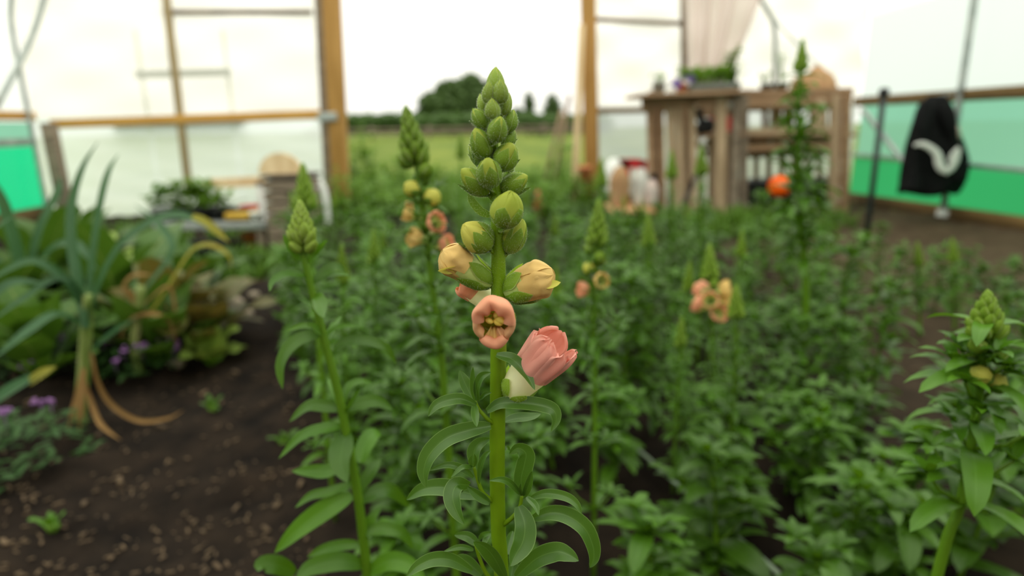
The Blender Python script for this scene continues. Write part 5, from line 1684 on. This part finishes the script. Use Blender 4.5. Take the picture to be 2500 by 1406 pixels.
bench_pot(590, .05, .05, black, 'black pot on bench just left of the red pot', 0)
bench_pot(612, .045, .055, red_pl, 'red pot on the bench', 0, Y=YB + .22)
bench_pot(500, .06, .06, black, 'bushiest bright green pot plant on the bench', 90, .12)
bench_pot(545, .06, .06, black, 'small green pot plant between bushy one and black pot', 34, .05)
bench_pot(455, .06, .06, black, 'bright pot plant at the middle of bench', 60, .12)
bench_pot(405, .06, .06, grey_pl, 'paler pot plant at the far end of bench', 50, .10, M['leaf_bed'])
bench_pot(628, .03, .045, white_pl, 'white cup at the end of the bench next to slatted box', 0, Y=YB + .03)
px_box('yellow_tray', 548, 520, 606, 536, YB + .02, .14, plain('yellow_tray', s(190, 150, 50), s(206, 168, 70), .6), 'shallow yellow tray on the front edge of bench', 'tray')
m_ = MB(); g = ground(590, 595); m_.lathe(V((at(580, 575, 3.0).x, YB + .12, 0)), [(.04, 0), (.052, .085), (.056, .085), (.056, .10), (.047, .10)], 16); tag(m_.build('orange_bucket', plain('orange_bucket', s(206, 120, 50), s(220, 140, 70), .6)), 'orange bucket under the bench', 'bucket')
m_ = MB(); c = at(390, 575, 2.95); m_.box((c.x, 2.95, 0), (c.x + .30, 3.03, .09)); tag(m_.build('dark_trough', black, smooth=False), 'long dark trough on the ground under bench', 'trough')

YX = 3.0
kx = pxs(YX, 500)
bx = thing('slatted_box', 'grey slatted wooden box with a peg hole left of the doorway', 'box', G(at(690, 590, YX)))
za = at(690, 436, YX).z
xl0, xl1 = at(640, 436, YX).x, at(742, 436, YX).x
n_sl = 7
for i in range(n_sl):
    z0, z1 = za * i / n_sl, za * (i + 1) / n_sl - .010
    m_ = MB()
    m_.box((xl0, YX, z0), (xl1, YX + .02, z1)); m_.box((xl0, YX + .22, z0), (xl1, YX + .24, z1))
    m_.box((xl0, YX + .02, z0), (xl0 + .02, YX + .22, z1)); m_.box((xl1 - .02, YX + .02, z0), (xl1, YX + .22, z1))
    m_.build('slat_course', wood_grey, bx, smooth=False)
m_ = MB(); m_.box((xl0 - .008, YX - .008, za), (xl1 + .008, YX + .248, za + .014)); m_.build('box_top', plain('dark_lid', s(62, 52, 44), s(84, 72, 60), .8), bx, smooth=False)
m_ = MB(); c = at(708, 470, YX - .004); m_.tube([c, c + V((0, -.012, 0))], .011, 10); m_.build('peg', plain('dark_peg', s(50, 44, 38), s(66, 58, 50), .8), bx)
m_ = MB(); c = at(686, 438, YX + .1); R_ = 54 * kx
rows = [[V((c.x + math.cos(PI * q / 24) * R_ * rr, YX + .1 + dy, za + .014 + math.sin(PI * q / 24) * R_ * .95 * rr)) for q in range(25)] for rr, dy in ((.01, 0), (1, 0), (1, .02), (.01, .02))]
m_.grid(rows); m_.bar((c.x - R_, YX + .11, za + .0145), (c.x + R_, YX + .11, za + .0145), .001, .02)
tag(m_.build('round_board', wood_pale, smooth=False), 'pale half round wooden board standing on the slatted box', 'board')
m_ = MB(); m_.tube(catmull([V((at(800, 530, 4.0).x, 4.0, 0)), at(798, 500, 4.0), at(790, 460, 4.0), at(775, 442, 4.0), at(760, 438, 4.0)], 16), [.018] * 14 + [.024] * 3, 10)
tag(m_.build('white_pipe', white_pl), 'bent white pipe standing between slatted box and door post', 'pipe')
